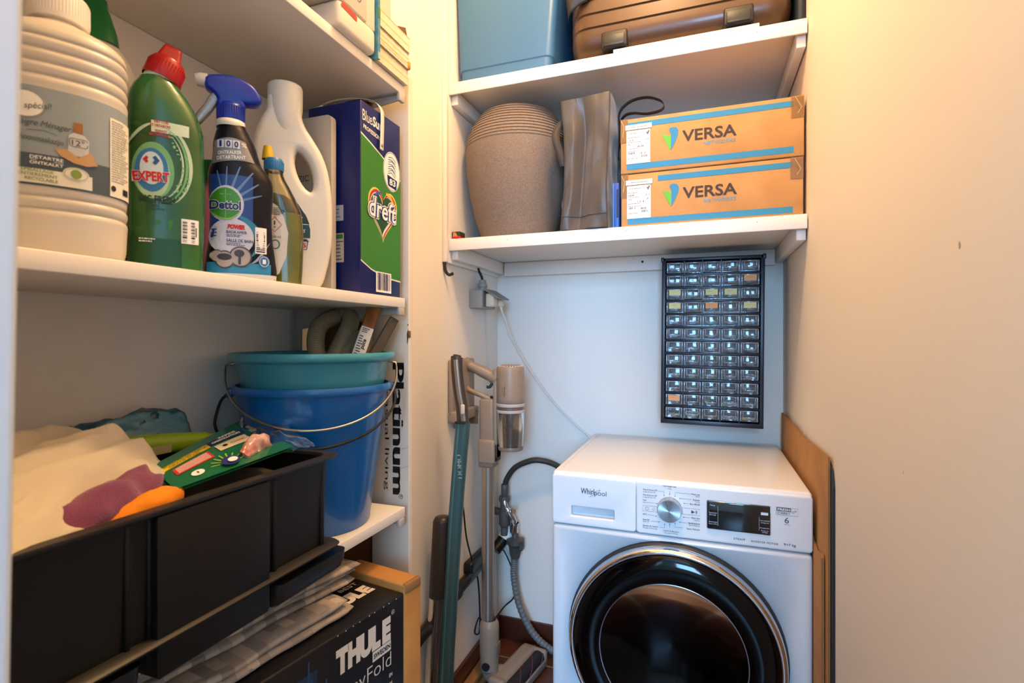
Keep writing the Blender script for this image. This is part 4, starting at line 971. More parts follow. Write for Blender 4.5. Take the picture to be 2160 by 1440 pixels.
m.use(WHITEM).drect(S, .0160, .0335, .036, .066, .0010, 8, 1); m.use(BLACK).dbars(S, .0172, .0300, .038, .064, 13, .0014, 4, True); m.dlines(S, .0308, .0325, .038, .064, 1, .0014)
m.use(WHITEM).dlines(S, -.026, -.006, .034, .040, 2, .0010, 9)
m.build('body', t)
m = MB(); m.T = Matrix.Translation((-.0055, 0, .2365)) @ Matrix.Rotation(R(19), 4, 'Y')
m.use(mat('collar_pale', '#cfe0c8', .4)).lathe([(.0185, -.006), (.0185, .004)], 32)
m.use(mat('cap_red', '#a40912', .3)).lathe([(.0205, .002), (.0212, .004), (.0198, .024), (.017, .029), (.0003, .030)], 40)
m.rings([[(x*a-.000+dx, y*b, z) for x, y in rrect(-.0095, .0095, -.0075, .0075, .003)] for a, b, z, dx in ((1.5, 1.6, .026, .0), (1.25, 1.35, .034, -.001), (1.05, 1.1, .043, -.0015), (.98, 1.0, .0465, -.0015), (.8, .8, .0475, -.0015))])
cap_ribs(m, .0203, .006, .022, 36, d=.0005); o = m.build('cap', t, label='slanted red flip cap'); sharp(o, 50)
# ---- pink bottle seen only as a sliver, with a green cap
t = thing('pink_bottle', (-.690, .590, Z2), 'pink bottle with green cap mostly hidden between the green gel and the blue spray', 'bottle', rot=R(50))
B = Bottle([(0, .026, .02, 3), (.004, .028, .022, 3), (.10, .028, .022, 3), (.13, .024, .02, 2.5), (.145, .015, .015, 2), (.155, .014, .014, 2)], 4)
m = MB().use(mat('pink_plastic', '#c77a9a', .4)); B.mesh(m, 32); S = surf(B); m.use(mat('pink_ink', '#8f3f66', .5)); m.dlines(S, -.025, -.012, .01, .12, 22, .0006, 5, .4); m.build('body', t)
m = MB().use(MATS['cap_green']).lathe([(.020, .152), (.021, .155), (.0195, .182), (.0003, .183)], 30); cap_ribs(m, .0205, .156, .180, 30, d=.0006); sharp(m.build('cap', t), 50)
# ---- blue bathroom spray
t = thing('spray_bottle', (-.606, .562, Z2), 'dark blue bathroom spray bottle with bright blue trigger head', 'spray bottle', rot=R(47))
B = Bottle([(0, .0395, .024, 3, 0), (.003, .0435, .0265, 3, 0), (.010, .045, .0275, 3, 0), (.026, .0435, .027, 2.9, 0), (.060, .0395, .0265, 2.8, 0), (.095, .0385, .0265, 2.8, 0), (.124, .0405, .0265, 2.6, 0), (.140, .0400, .026, 2.5, -.001), (.151, .0365, .025, 2.4, -.003), (.160, .0315, .024, 2.3, -.005), (.172, .0285, .0235, 2.2, -.0065), (.188, .0260, .022, 2.1, -.0085), (.204, .0205, .0190, 2, -.0105), (.214, .0165, .0165, 2, -.011)], 6)
NV = mat('spray_navy', '#04091c', .3, spec=.3); m = MB().use(NV); B.mesh(m, 56); S = surf(B)
m.use(mat('spray_base_blue', '#2e86b8', .3)).drect(S, -.041, .036, .006, .022, .0005, 30, 3); m.use(mat('spray_base_white', '#d8dbe2', .3)).drect(S, -.042, .043, .001, .0075, .0008, 30, 2)
# burst of rays
m.use(mat('ray_blue', '#1b3f86', .3)); m.dell(S, -.022, .090, .040, .048, .0005, 36, 4) if False else m.drect(S, -.037, .014, .045, .140, .0005, 20, 10)
m.use(mat('ray_teal', '#2a7fa6', .3)); m.dband(S, *arc(-.020, .055, .046, .034, -50, 80, .0004, .010), .0007)
m.use(mat('ray_pale', '#5e7fb4', .3))
for a, L, w_ in ((88, .046, .0035), (70, .052, .005), (52, .056, .006), (36, .050, .0055), (20, .046, .005), (104, .040, .003)):
    c, s_ = math.cos(R(a)), math.sin(R(a)); u0, v0 = -.0185+.014*c, .098+.016*s_
    m.dband(S, [(u0+c*L*k/6*.7+s_*w_*.3*(1-k/9), v0+s_*L*k/6*.8-c*w_*.3*(1-k/9)) for k in range(7)], [(u0+c*L*k/6*.7-s_*w_*.5*(1-k/9), v0+s_*L*k/6*.8+c*w_*.5*(1-k/9)) for k in range(7)], .0008)
m.use(mat('panel_lilac', '#c8c9dc', .4)); m.dell(S, -.0115, .056, .0265, .0255, .0010, 36, 4); m.dell(S, -.0175, .1005, .0205, .0245, .0010, 30, 3)
m.use(mat('dettol_green', '#3f8c2e', .35)).dell(S, -.0185, .1005, .0185, .0215, .0014, 32, 3); m.use(mat('dettol_lime', '#86bf4a', .35)); m.dline(S, [(-.0185, .081), (-.0185, .120)], .0008, .0018); m.dline(S, [(-.025, .113), (-.012, .113)], .0008, .0018); m.dband(S, *arc(-.0185, .1005, .0185, .0215, -160, -20, .0003, .002), .0018)
m.use(WHITEM).dtext(S, 'Dettol', -.0180, .0985, .0365, .0135, .0020, bold=.08); m.use(mat('dettol_navy', '#16206b', .4)).dtext(S, 'Dettol', -.0180, .0985, .0350, .0120, .0024, bold=.035)
m.use(RED).dtext(S, 'POWER', -.006, .0700, .021, .0065, .0016, bold=.08, shear=.15); m.use(mat('ink_navy', '#27306b', .5)); m.dtext(S, 'BADKAMER', -.0055, .0628, .024, .0040, .0016, bold=.02); m.dtext(S, 'SALLE DE BAIN', -.0020, .0515, .031, .0042, .0016, bold=.02); m.dlines(S, -.0175, .008, .056, .060, 2, .0016, 3); m.dlines(S, -.0175, .006, .0445, .0485, 2, .0016, 4)
m.dlines(S, -.034, -.028, .055, .068, 3, .0016, 6)
for cu, cv, r_ in ((-.0285, .030, .0080), (-.0195, .0255, .0115), (-.001, .030, .0135)):
    m.use(mat('ring_brown', '#4b3d38', .3)).dell(S, cu, cv, r_, r_*1.05, .0020, 28, 2); m.use(mat('ring_grey', '#a59c98', .3)).dell(S, cu, cv, r_*.86, r_*.9, .0024, 28, 2)
m.use(mat('ring_brown2', '#3a2b27', .3)); m.dell(S, -.0025, .0345, .0060, .0050, .0028, 18, 2); m.drect(S, -.0035, -.0005, .0195, .030, .0028); m.dell(S, -.0195, .0290, .0085, .0045, .0028, 18, 2)
m.use(mat('swoosh', '#9fa7b8', .3)); m.dband(S, [(.012+.022*k/10, .022+.030*(k/10)**2) for k in range(11)], [(.012+.022*k/10-.0015*math.sin(3.14*k/10), .0225+.030*(k/10)**2+.003*math.sin(3.14*k/10)) for k in range(11)], .0012)
m.use(WHITEM).drect(S, .0165, .0305, .036, .072, .0012, 8, 1) ; m.use(mat('ink_blueblack', '#1d2140', .5)).dbars(S, .0178, .0285, .038, .067, 15, .0016, 9, True)
m.use(mat('eco_blue', '#2f6fb0', .4)).dell(S, .0275, .0255, .0070, .0085, .0014, 24, 2); m.use(WHITEM); m.dline(S, [(.0275+.0055*math.cos(R(a)), .0255+.0068*math.sin(R(a))) for a in range(0, 361, 15)], .0005, .0018); m.drect(S, .0255, .0295, .0225, .0285, .0018)
# silver neck label
m.use(mat('foil_silver', '#84868c', .35, metal=.3)).dband(S, [(-.034+.050*k/12, .155+.006*math.sin(k/12*2)) for k in range(13)], [(-.0315+.036*k/12, .187+.004*math.sin(k/12*3)) for k in range(13)], .0007)
for k, s_ in enumerate('100'): m.use(mat('flip_white', '#c9d4e6', .4)).drect(S, -.0285+.0092*k, -.0205+.0092*k, .1765, .1875, .0012, 2, 1); m.use(MATS['dettol_navy']).dtext(S, s_, -.0245+.0092*k, .182, .005 if s_ != '1' else .0026, .0085, .0017, bold=.04 if s_ != '1' else 0)
m.use(WHITEM).dtext(S, '%', .0030, .1825, .006, .006, .0014); m.dtext(S, 'ONTKALKER', -.014, .1705, .028, .0048, .0013, bold=.01, rot=R(5)); m.dtext(S, 'DETARTRANT', -.012, .1640, .034, .0048, .0013, bold=.01, rot=R(6))
m.build('body', t)
hd = MB(); BLU_ = mat('trigger_blue', '#042c9e', .3)
hd.use(mat('collar_white', '#dcd6cc', .4)).lathe([(.0178, .210), (.0185, .213), (.0178, .219), (.0003, .220)], 32, (-.0035, 0, 0))
hd.use(BLU_).lathe([(.0170, .218), (.0178, .220), (.0165, .238), (.0150, .243), (.0003, .244)], 36, (-.0035, 0, 0)); cap_ribs(hd, .0172, .222, .238, 34, (-.0035, 0, 0), .0006)
T_ = Matrix.Translation((0, 0, 0)) @ RX
hd.curve2d([[(p[0], p[2]) for p in S_([(-.030, 0, .277), (-.010, 0, .281), (.008, 0, .279), (.024, 0, .271), (.033, 0, .2585), (.034, 0, .2515), (.028, 0, .249), (.014, 0, .2475), (.0095, 0, .245), (.0095, 0, .236), (-.016, 0, .236), (-.0165, 0, .243), (-.021, 0, .253), (-.029, 0, .261), (-.034, 0, .265), (-.0345, 0, .273)], 5)]], .0045, .0065, 3, T_ @ Matrix.Translation((0, .2575, 0)) @ Matrix.Diagonal((.86, .80, 1, 1)) @ Matrix.Translation((0, -.2575, 0)))
o = hd.build('trigger_head', t, loc=(-.0095, 0, 0), label='bright blue trigger head')
m = MB().use(mat('nozzle_white', '#d9d4ca', .35)).tube([(-.031, 0, .2705), (-.040, 0, .2700), (-.0455, 0, .2690)], [.0092, .0092, .0075], 20); m.use(BLU_).dlines(lambda u, v_, off=0.: (-.036+u*.0, -.0093-off, .270+v_), 0, .001, 0, .001, 1); m.build('nozzle', o, label='white nozzle tip')
m = MB().use(clear('trigger_clear', '#b9c0c8', .45, .1, .2, '#9a9fa6'))
m.curve2d([[(p[0], p[2]) for p in S_([(-.020, 0, .256), (-.027, 0, .250), (-.034, 0, .236), (-.043, 0, .222), (-.0455, 0, .213), (-.042, 0, .212), (-.036, 0, .220), (-.028, 0, .231), (-.021, 0, .244), (-.017, 0, .252)], 4)]], .004, .002, 2, T_); m.build('trigger', o)
# ---- clear bottle with green liquid
t = thing('dish_soap_bottle', (-.614, .648, Z2), 'clear bottle half full of yellow-green liquid with blue cap', 'bottle', rot=R(40))
B = Bottle([(0, .024, .018, 3), (.003, .0265, .021, 3), (.03, .0285, .022, 2.8), (.08, .0295, .0225, 2.6), (.115, .0275, .022, 2.5, -.001), (.135, .0235, .020, 2.3, -.0045), (.155, .0180, .0165, 2.2, -.009), (.170, .0135, .0135, 2, -.012), (.180, .0125, .0125, 2, -.013)], 6)
m = MB().use(clear('bottle_clear', '#e8e4cc', .06, .04, .06, '#8a8668')); B.mesh(m, 40); S = surf(B); B2 = Bottle([(0, .0235, .0175, 3), (.004, .026, .0205, 3), (.03, .028, .0215, 2.8), (.08, .029, .022, 2.6), (.112, .0274, .0214, 2.45, -.0008)], 6)
bo_ = m.build('body', t)
m = MB().use(mat('liquid_green', '#a3ad12', .2, coat=.5, vary=('#c9c828', 12, .4, .7))); B2.mesh(m, 40); m.use(mat('liquid_top', '#6a9a3a', .2)); 
for p in [B2.p[-1]]: m.lathe([(0.0003, .1122), (.0205, .1122)], 30)
m.build('liquid', bo_, label='yellow-green liquid')
m = MB().use(mat('tag_white', '#e3e0d8', .5)); m.dpoly(S, [(-.02, .010), (-.004, .018), (.006, .045), (.0085, .080), (.002, .105), (-.006, .120), (-.02, .130), (-.027, .100), (-.027, .04)], .0012)
m.use(RED); m.dline(S, [(-.010, .1035), (-.0005, .092), (-.010, .0805), (-.0195, .092), (-.010, .1035)], .0010, .0018); m.use(BLACK); m.drect(S, -.0108, -.0092, .0915, .0975, .0018); m.dell(S, -.010, .088, .0009, .0011, .0018, 8, 1); m.dlines(S, -.016, .004, .106, .118, 5, .0018, 4); m.dtext(S, '500 ml', -.008, .0735, .012, .0035, .0018)
m.use(mat('tag_green', '#2d6b45', .5)).dline(S, [(-.009+.0055*math.cos(R(a)), .062+.0065*math.sin(R(a))) for a in range(0, 361, 20)], .0016, .0018); m.build('paper_tag', t, label='white back label with red hazard diamond')
m = MB().use(mat('cap_skyblue', '#2a78b4', .35)).lathe([(.0135, .178), (.0145, .181), (.0135, .194), (.0115, .197), (.0003, .1975)], 32, (-.013, 0, 0)); cap_ribs(m, .0140, .182, .192, 28, (-.013, 0, 0), .0005); m.use(mat('cap_yellow', '#d7b41a', .4)).lathe([(.0085, .197), (.0080, .204), (.0060, .217), (.0003, .219)], 24, (-.022, .004, 0)); sharp(m.build('cap', t, label='blue cap with yellow nozzle'), 50)
# ---- large white detergent jug with a finger hole
t = thing('detergent_jug', (-.640, .700, Z2), 'tall white detergent bottle with oval finger hole and dark green label', 'bottle', rot=R(42))
outl = [(p[0], p[2]) for p in S_([(-.030, 0, .0125), (.0, 0, .0125), (.030, 0, .0125), (.040, 0, .035), (.0475, 0, .075), (.049, 0, .115), (.0475, 0, .160), (.0425, 0, .195), (.0335, 0, .222), (.020, 0, .245), (.008, 0, .264), (.001, 0, .285), (-.0015, 0, .312), (-.0275, 0, .312), (-.0305, 0, .290), (-.041, 0, .268), (-.050, 0, .240), (-.052, 0, .20), (-.050, 0, .120), (-.047, 0, .05), (-.041, 0, .020)], 5)]
def ell(cu, cv, ru, rv, rot, n=30): return [(cu+ru*math.cos(a)*math.cos(rot)-rv*math.sin(a)*math.sin(rot), cv+ru*math.cos(a)*math.sin(rot)+rv*math.sin(a)*math.cos(rot)) for a in [-2*math.pi*k/n for k in range(n)]]
hole = ell(.0155, .196, .0225, .0450, R(17))
m = MB().use(mat('jug_white', '#dedbd2', .3)); m.curve2d([outl, hole], .0085, .0108, 5, RX); 
m.lathe([(.0150, .245), (.0190, .258), (.0225, .272), (.0250, .285), (.0268, .300), (.0272, .333), (.0262, .336), (.0225, .3365), (.022, .32)], 40, (-.0135, 0, 0))
jug = m.build('body', t); JS = lambda u, v_, off=0.: (u, -.0195-off, v_)
m = MB(); m.use(mat('jug_green', '#12424a', .45)); m.dpoly(JS, [(-.04, .085), (.0245, .085), (.0245, .100), (.020, .118), (.006, .140), (-.015, .152), (-.04, .156)], .0004); m.use(mat('jug_ink', '#1d2a3a', .45)); m.dpoly(JS, [(-.04, .108), (.0235, .108), (.018, .122), (.006, .138), (-.015, .150), (-.04, .154)], .0008)
m.use(WHITEM); m.dtext(JS, 'Color', -.004, .117, .034, .011, .0012, shear=.3); m.dline(JS, [(-.01, .107), (.022, .107)], .0008, .0012); m.dtext(JS, 'TEXTILES', .004, .096, .026, .005, .0012, shear=.3)
m.use(mat('jug_navy', '#27305e', .5)); m.dline(JS, [(.004, .080), (.006, .066), (.019, .066), (.021, .080)], .0014, .0008); m.dpoly(JS, [(.002, .079), (.006, .083), (.019, .083), (.023, .079)], .0008); m.use(RED); m.dtext(JS, '35', .0125, .0725, .0115, .0075, .0012, bold=.04); m.drect(JS, -.002, .0065, .0595, .0625, .0008); m.drect(JS, -.008, .0065, .0520, .0560, .0008)
m.build('front_label', t, label='dark green and white printed label')
# ---- light grey flat pack with laundry symbols behind the jug
t = thing('laundry_pack', (-.660, .762, Z2), 'light grey flat pack with laundry care symbols behind the white jug', 'box')
m = W(t).use(mat('pack_grey', '#b9b2a8', .55)); m.curve2d([rrect(-.702, -.612, Z2, Z2+.312, .010)], .0055, .001, 1, Matrix.Translation((0, .764, 0)) @ RX)
PS3 = plane((0, .7568, 0), (1, 0, 0), (0, 0, 1)); m.use(mat('pack_ink', '#3b3733', .6))
m.dtext(PS3, 'ZIC', -.671, 1.480, .024, .011, .0003); m.dtext(PS3, 'HEAT -', -.671, 1.462, .022, .004, .0003); m.dtext(PS3, 'WASH', -.668, 1.425, .014, .002, .0003)
def crossed(u, v_, s_):
    m.dline(PS3, [(u-s_, v_+s_*.8), (u-s_*.7, v_-s_*.8), (u+s_*.7, v_-s_*.8), (u+s_, v_+s_*.8)], .0009, .0003); m.dline(PS3, [(u-s_, v_+s_), (u+s_, v_-s_)], .0009, .0003); m.dline(PS3, [(u+s_, v_+s_), (u-s_, v_-s_)], .0009, .0003)
crossed(-.6585, 1.435, .0055); crossed(-.6585, 1.405, .0055); crossed(-.676, 1.435, .0055)
m.build('pack', t)
# ---- tall blue and green detergent box
DB = mat('box_blue', '#061a62', .38); DGN = mat('box_green', '#357d29', .42)
t = thing('detergent_box', (-.623, .843, Z2), 'tall blue and green washing powder box at the end of the bottle row', 'box')
m = W(t).use(DB).box(-.680, -.566, .779, .9075, Z2, Z2+.341, .002, 2)
F_ = plane((-.5658, .779, Z2), (0, 1, 0), (0, 0, 1)); E_ = plane((-.680, .7788, Z2), (1, 0, 0), (0, 0, 1))
lo = [(.0, .0600), (.03, .0475), (.06, .0400), (.09, .0355), (.1285, .0335)]; hi = [(.0, .2815), (.03, .272), (.06, .2610), (.09, .249), (.1285, .230)]
m.use(WHITEM).dband(F_, [(u, v_-.0028) for u, v_ in lo], [(u, v_+.0032) for u, v_ in hi], .0003); m.use(DGN).dband(F_, lo, hi, .0006)
m.use(WHITEM); m.dtext(F_, 'Blue', .0190, .3165, .029, .0195, .0006); m.dtext(F_, 'Sun', .0500, .3155, .030, .0185, .0006, bold=.03, rot=R(-2)); m.dtext(F_, 'PROFESSIONAL', .038, .2935, .062, .0078, .0006, bold=.02, rot=R(-6))
# garments badge
m.use(WHITEM).dell(F_, .097, .241, .029, .038, .0009, 36, 2); m.use(DB); m.dline(F_, [(.097+.0275*math.cos(R(a)), .241+.0362*math.sin(R(a))) for a in range(0, 361, 10)], .0008, .0012)
for k in range(4): m.dline(F_, [(.085, .266-.009*k), (.098, .269-.008*k), (.110, .263-.009*k), (.108, .259-.009*k), (.096, .263-.008*k), (.084, .262-.009*k)], .0011, .0012)
m.dpoly(F_, [(.081, .232), (.115, .228), (.112, .209), (.084, .212)], .0012); m.use(WHITEM).dtext(F_, '83', .0985, .2205, .021, .0125, .0016, bold=.03)
# heart with the name
def heart(k, n=40): return [(.068+k*.0027*16*math.sin(t_)**3, .157+k*.0031*(13*math.cos(t_)-5*math.cos(2*t_)-2*math.cos(3*t_)-math.cos(4*t_))) for t_ in [2*math.pi*j/n for j in range(n)]]
m.use(mat('heart_glow', '#c9d36a', .5)).dpoly(F_, heart(1.10), .0008); m.use(mat('heart_red', '#c2263a', .4)).dpoly(F_, heart(1.02), .0011); m.use(mat('heart_white', '#e8e4ea', .4)).dpoly(F_, [(u-.002, v_-.002) for u, v_ in heart(.92)], .0014)
m.use(mat('heart_green', '#0f4a22', .4)).dpoly(F_, [(u-.004, v_-.001) for u, v_ in heart(.84)], .0017); m.use(mat('heart_rainbow', '#e0b33a', .4)).dband(F_, [(.075, .190), (.088, .188), (.098, .177)], [(.076, .196), (.091, .194), (.103, .180)], .0020); m.use(mat('heart_blue', '#3a5bb5', .4)).dband(F_, [(.038, .172), (.046, .184), (.058, .188)], [(.034, .174), (.044, .189), (.058, .193)], .0020)
m.use(WHITEM).dtext(F_, 'dreft', .0645, .160, .094, .042, .0022, bold=.10, shear=.08); m.use(mat('dreft_navy', '#1d2f86', .4)).dtext(F_, 'dreft', .0645, .160, .089, .038, .0026, bold=.065, shear=.08); m.use(WHITEM).dtext(F_, 'dreft', .0645, .160, .086, .036, .0030, bold=.015, shear=.08)
m.use(WHITEM).drect(F_, .045, .095, .006, .044, .0009); m.use(mat('bar_navy', '#252a52', .5)).dbars(F_, .050, .091, .010, .042, 18, .0013, 12)
m.use(mat('patch_pale', '#a9b4cf', .5)).drect(E_, .052, .078, .130, .158, .0004); m.use(mat('patch_grey', '#b8b3b4', .5)).drect(E_, .050, .079, .056, .108, .0004); m.use(mat('patch_green', '#3f7a3a', .5)).drect(E_, .052, .077, .098, .106, .0007); m.use(mat('pack_ink', '#3b3733') if False else MATS['pack_ink']); m.dlines(E_, .052, .078, .058, .096, 6, .0007, 2, .3); m.dlines(E_, .055, .076, .134, .154, 3, .0007, 3, .25)
m.build('carton', t)
m = W(t).use(mat('strap_white', '#ddd8cc', .5))
sp = S_([(-.690, .80, Z2+.343), (-.66, .82, Z2+.366), (-.62, .84, Z2+.374), (-.585, .845, Z2+.366), (-.568, .843, Z2+.350), (-.5625, .840, Z2+.330), (-.5615, .836, Z2+.270)], 6)
m.rings([[(p[0], p[1]-.0055, p[2]), (p[0], p[1]+.0055, p[2]), (p[0]+.001, p[1]+.0055, p[2]+.0008), (p[0]+.001, p[1]-.0055, p[2]+.0008)] for p in sp]); m.use(mat('rivet', '#8d8a7a', .3)).lathe([(.0, .0008), (.003, .0008), (.003, 0)], 12, (-.5605, .8365, Z2+.278), 'x'); m.build('carry_strap', t)
m = W(t).use(CARD); m.sheet(lambda a, b: (-.600+.034*a, .779+.04*b, Z2+.3415+.010*b*math.sin(2.6*a)+.004*b), 8, 4); m.use(CARDD).rings([[(-.600+.034*a/8, .819, Z2+.3415+.004+.010*math.sin(2.6*a/8)), (-.600+.034*a/8, .819, Z2+.336)] for a in range(9)], False, False, False); m.build('torn_flap', t)
# ================================================================== buckets, crate and boxes on the left shelves
Z3, ZT = .8615, 1.6925
nz = lambda x, y, z=0., s=1.: mnoise.noise((x*s, y*s, z))
# ---- blue bucket with the teal one nested in it
BC = (-.665, .780)
bk = thing('bucket', (*BC, Z3), 'deep blue plastic bucket standing on the shelf with a teal bucket nested inside', 'bucket')
m = W(bk).use(mat('bucket_blue', '#0561ab', .3, coat=.3))
m.lathe([(.0003, Z3), (.094, Z3), (.0965, Z3+.004), (.1280, 1.098), (.1290, 1.100), (.1340, 1.1005), (.1360, 1.103), (.1362, 1.109), (.1340, 1.1135), (.1300, 1.114), (.1280, 1.110), (.1270, 1.100), (.0945, Z3+.01), (.0003, Z3+.008)], 72, (*BC, 0))
bb = sharp(m.build('body', bk), 50)
m = W(bk).use(MATS['bucket_blue'])
for a in (44, 224):
    c, s_ = math.cos(R(a)), math.sin(R(a)); m = W(bk).use(MATS['bucket_blue']); m.T = m.T @ Matrix.Translation((BC[0]+.136*c, BC[1]+.136*s_, 1.10)) @ Matrix.Rotation(R(a), 4, 'Z'); m.box(-.004, .006, -.014, .014, -.006, .010, .003, 2); sharp(m.build('handle_lug', bk), 50)
m = W(bk).use(BLACK)
hp = S_([(-.776, .690, 1.098), (-.784, .683, 1.085), (-.788, .675, 1.05), (-.772, .670, 1.03), (-.735, .652, 1.022), (-.665, .638, 1.022), (-.60, .652, 1.02), (-.555, .70, 1.022), (-.527, .76, 1.04), (-.532, .83, 1.07), (-.560, .878, 1.098)], 6)
m.tube(hp, .0024, 8); m.build('handle', bk)
tb = thing('bucket', (*BC, 1.0), 'teal plastic bucket with wire handle nested in the blue bucket', 'bucket')
m = W(tb).use(mat('bucket_teal', '#3f93a3', .32, coat=.25))
m.lathe([(.0003, .885), (.086, .885), (.088, .89), (.1190, 1.10), (.1300, 1.152), (.1320, 1.154), (.1390, 1.156), (.1415, 1.159), (.1418, 1.165), (.1400, 1.1695), (.1360, 1.170), (.1325, 1.167), (.130, 1.155), (.1180, 1.10), (.087, .90), (.0003, .895)], 72, (*BC, 0))
sharp(m.build('body', tb), 50)
m = W(tb).use(STEEL)
al_ = Vector((.765, .644, 0)).normalized(); out = Vector((al_.y, -al_.x, 0))
hp = []
for k in range(49):
    th_ = math.pi*k/48; p = Vector((*BC, 1.148))-al_*(.1450*math.cos(th_))+out*(.1450*math.sin(th_))+Vector((0, 0, -.098*math.sin(th_)**.9)); hp.append(tuple(p))
hp = [tuple(Vector((*BC, 1.151))-al_*.131)]+hp+[tuple(Vector((*BC, 1.151))+al_*.131)]
m.tube(hp, .0021, 8); m.build('wire_handle', tb)
# contents of the teal bucket
hs = MB().use(mat('hose_beige', '#9c8f72', .45))
p1 = S_([(-.675, .850, 1.02), (-.690, .845, 1.12), (-.705, .830, 1.17), (-.715, .850, 1.218), (-.700, .885, 1.240), (-.678, .893, 1.242), (-.665, .880, 1.222), (-.668, .850, 1.175), (-.680, .810, 1.10), (-.70, .78, 1.02)], 40)
hs.tube(p1, [.0165+.0011*math.sin(i*2.1) for i in range(len(p1))], 20)
p2 = S_([(-.640, .80, 1.05), (-.655, .845, 1.15), (-.652, .872, 1.185), (-.636, .880, 1.196), (-.622, .868, 1.182), (-.618, .84, 1.13), (-.62, .81, 1.04)], 40)
hs.tube(p2, [.0150+.0011*math.sin(i*2.1) for i in range(len(p2))], 20)
o = hs.build('vacuum_hose'); o['label'] = 'beige ribbed hose coiled inside the teal bucket'; o['category'] = 'hose'
def rod(name, label, cat, p0, p1_, w, d, mats, extra=None, bev=.002):
    P0, P1 = Vector(p0), Vector(p1_); D = (P1-P0); L = D.length; D.normalize(); side_ = D.cross(Vector((.62, -.78, 0))).normalized(); N = side_.cross(D)
    M = Matrix(((side_.x, N.x, D.x, P0.x), (side_.y, N.y, D.y, P0.y), (side_.z, N.z, D.z, P0.z), (0, 0, 0, 1)))
    return M, L
# wooden stick
tk = thing('wooden_stick', (-.633, .80, .93), 'squared wooden stick with paper price sticker standing in the teal bucket', 'stick')
M_, L_ = rod('', '', '', (-.640, .740, .93), (-.596, .893, 1.306), .02, .02, None)
m = W(tk); m.T = m.T @ M_; STK = mat('stick_wood', '#b3793d', .5, vary=('#7f4d22', 26, .35, .65)); m.use(STK).box(-.0115, .0115, -.0115, .0115, 0, L_-.004, .002, 2); m.use(mat('stick_end', '#e08a3a', .7)).box(-.0095, .0095, -.0095, .0095, L_-.006, L_+.001, .003, 2); m.build('stick', tk)
m = W(tk); m.T = m.T @ M_; m.use(WHITEM).box(-.0120, .0120, -.0121, .0121, L_-.185, L_-.100, .0022, 2)
for sg, nrm in ((-1, 0), (1, 0)):
    S1 = (lambda sg: (lambda u, v_, off=0.: (u*sg, sg*(.0122+off) if True else 0, v_)))(sg)
    m.use(BLACK); m.dtext(S1, 'puce', .004, L_-.135, .020, .0075, .0003, bold=.03, rot=R(90), shear=.2); m.dbars(S1, -.010, .010, L_-.180, L_-.160, 10, .0003, 3, True); m.dlines(S1, -.009, .001, L_-.158, L_-.118, 8, .0003, 3); m.dlines(S1, -.008, .008, L_-.113, L_-.103, 3, .0003, 5)
m.build('price_sticker', tk)
tk = thing('metal_tube', (-.62, .82, .93), 'dark square metal tube leaning in the teal bucket beside the wooden stick', 'tube')
M_, L_ = rod('', '', '', (-.650, .715, .93), (-.578, .903, 1.232), .02, .02, None)
m = W(tk); m.T = m.T @ M_; m.use(mat('tube_dark', '#4a453f', .35, metal=.5))
for a, b, c_, d_ in ((-.009, .009, -.009, -.0075), (-.009, .009, .0075, .009), (-.009, -.0075, -.009, .009), (.0075, .009, -.009, .009)): m.box(a, b, c_, d_, 0, L_)
m.use(BLACK).box(-.007, .007, -.007, .007, 0, L_-.012); m.build('tube', tk)

# ---- white carton standing at the shelf end
PC = mat('carton_white', '#d9cdbb', .7, bump=(40, .08, .002))
ct = thing('tall_carton', (-.605, .939, ZF), 'tall narrow off-white carton with black sideways lettering standing at the shelf ends', 'carton')
m = W(ct).use(PC).box(-.649, -.561, .9320, .9470, ZF, 1.7250, .0015, 2)
CS = plane((-.649, .9317, 0), (1, 0, 0), (0, 0, 1))
m.use(mat('carton_ink', '#1b1613', .6)); m.dtext(CS, 'Platinum', .0635, 1.010, .270, .0265, .0003, bold=.05, rot=R(-90)); m.dtext(CS, 'casual living', .0355, .985, .205, .0130, .0003, bold=-.003, rot=R(-90))
m.dline(CS, [(.0700+.0045*math.cos(R(a)), .872+.0045*math.sin(R(a))) for a in range(0, 361, 20)], .0009, .0003); m.dtext(CS, 'R', .070, .872, .004, .005, .0003, rot=R(-90))
m.use(mat('carton_crease', '#a8977e', .7)); m.dline(CS, [(.055, .962), (.0875, .975)], .0006, .0003); m.dline(CS, [(.055, .925), (.0875, .935)], .0006, .0003)
m.use(mat('carton_tear', '#5b3a1e', .8)); m.dpoly(CS, [(.0840, 1.205), (.0875, 1.215), (.0872, 1.195), (.0855, 1.182), (.0845, 1.186)], .0005); m.dell(CS, .0865, 1.222, .0012, .002, .0005, 8, 1); m.use(mat('torn', '#7a5128', .8)).box(-.5625, -.5595, .9305, .938, 1.196, 1.210, .001)
m.build('carton', ct)
# dark sheet behind the bucket
o = board('cardboard_sheet', 'dark brown cardboard sheet with rounded corner standing behind the buckets', .0, .006, [(0, 0), (.150, 0), (.150, .352), (.143, .366), (.128, .372), (.03, .372), (.008, .364), (0, .345)], mat('card_dark', '#4a3a2a', .8), mat('card_dark_edge', '#3c2f22', .8))
o.location = (-.665, .939, Z3); o.rotation_euler = (0, 0, R(90))
o = board('cardboard_sheet', 'dark brown cardboard sheet under the lowest shelf behind the black printed box', .0, .006, [(0, 0), (.14, 0), (.14, .80), (0, .80)], mat('card_dark2', '#6b4526', .8), mat('card_dark_edge', '#3c2f22', .8))
o.location = (-.655, .940, ZF); o.rotation_euler = (0, 0, R(90))

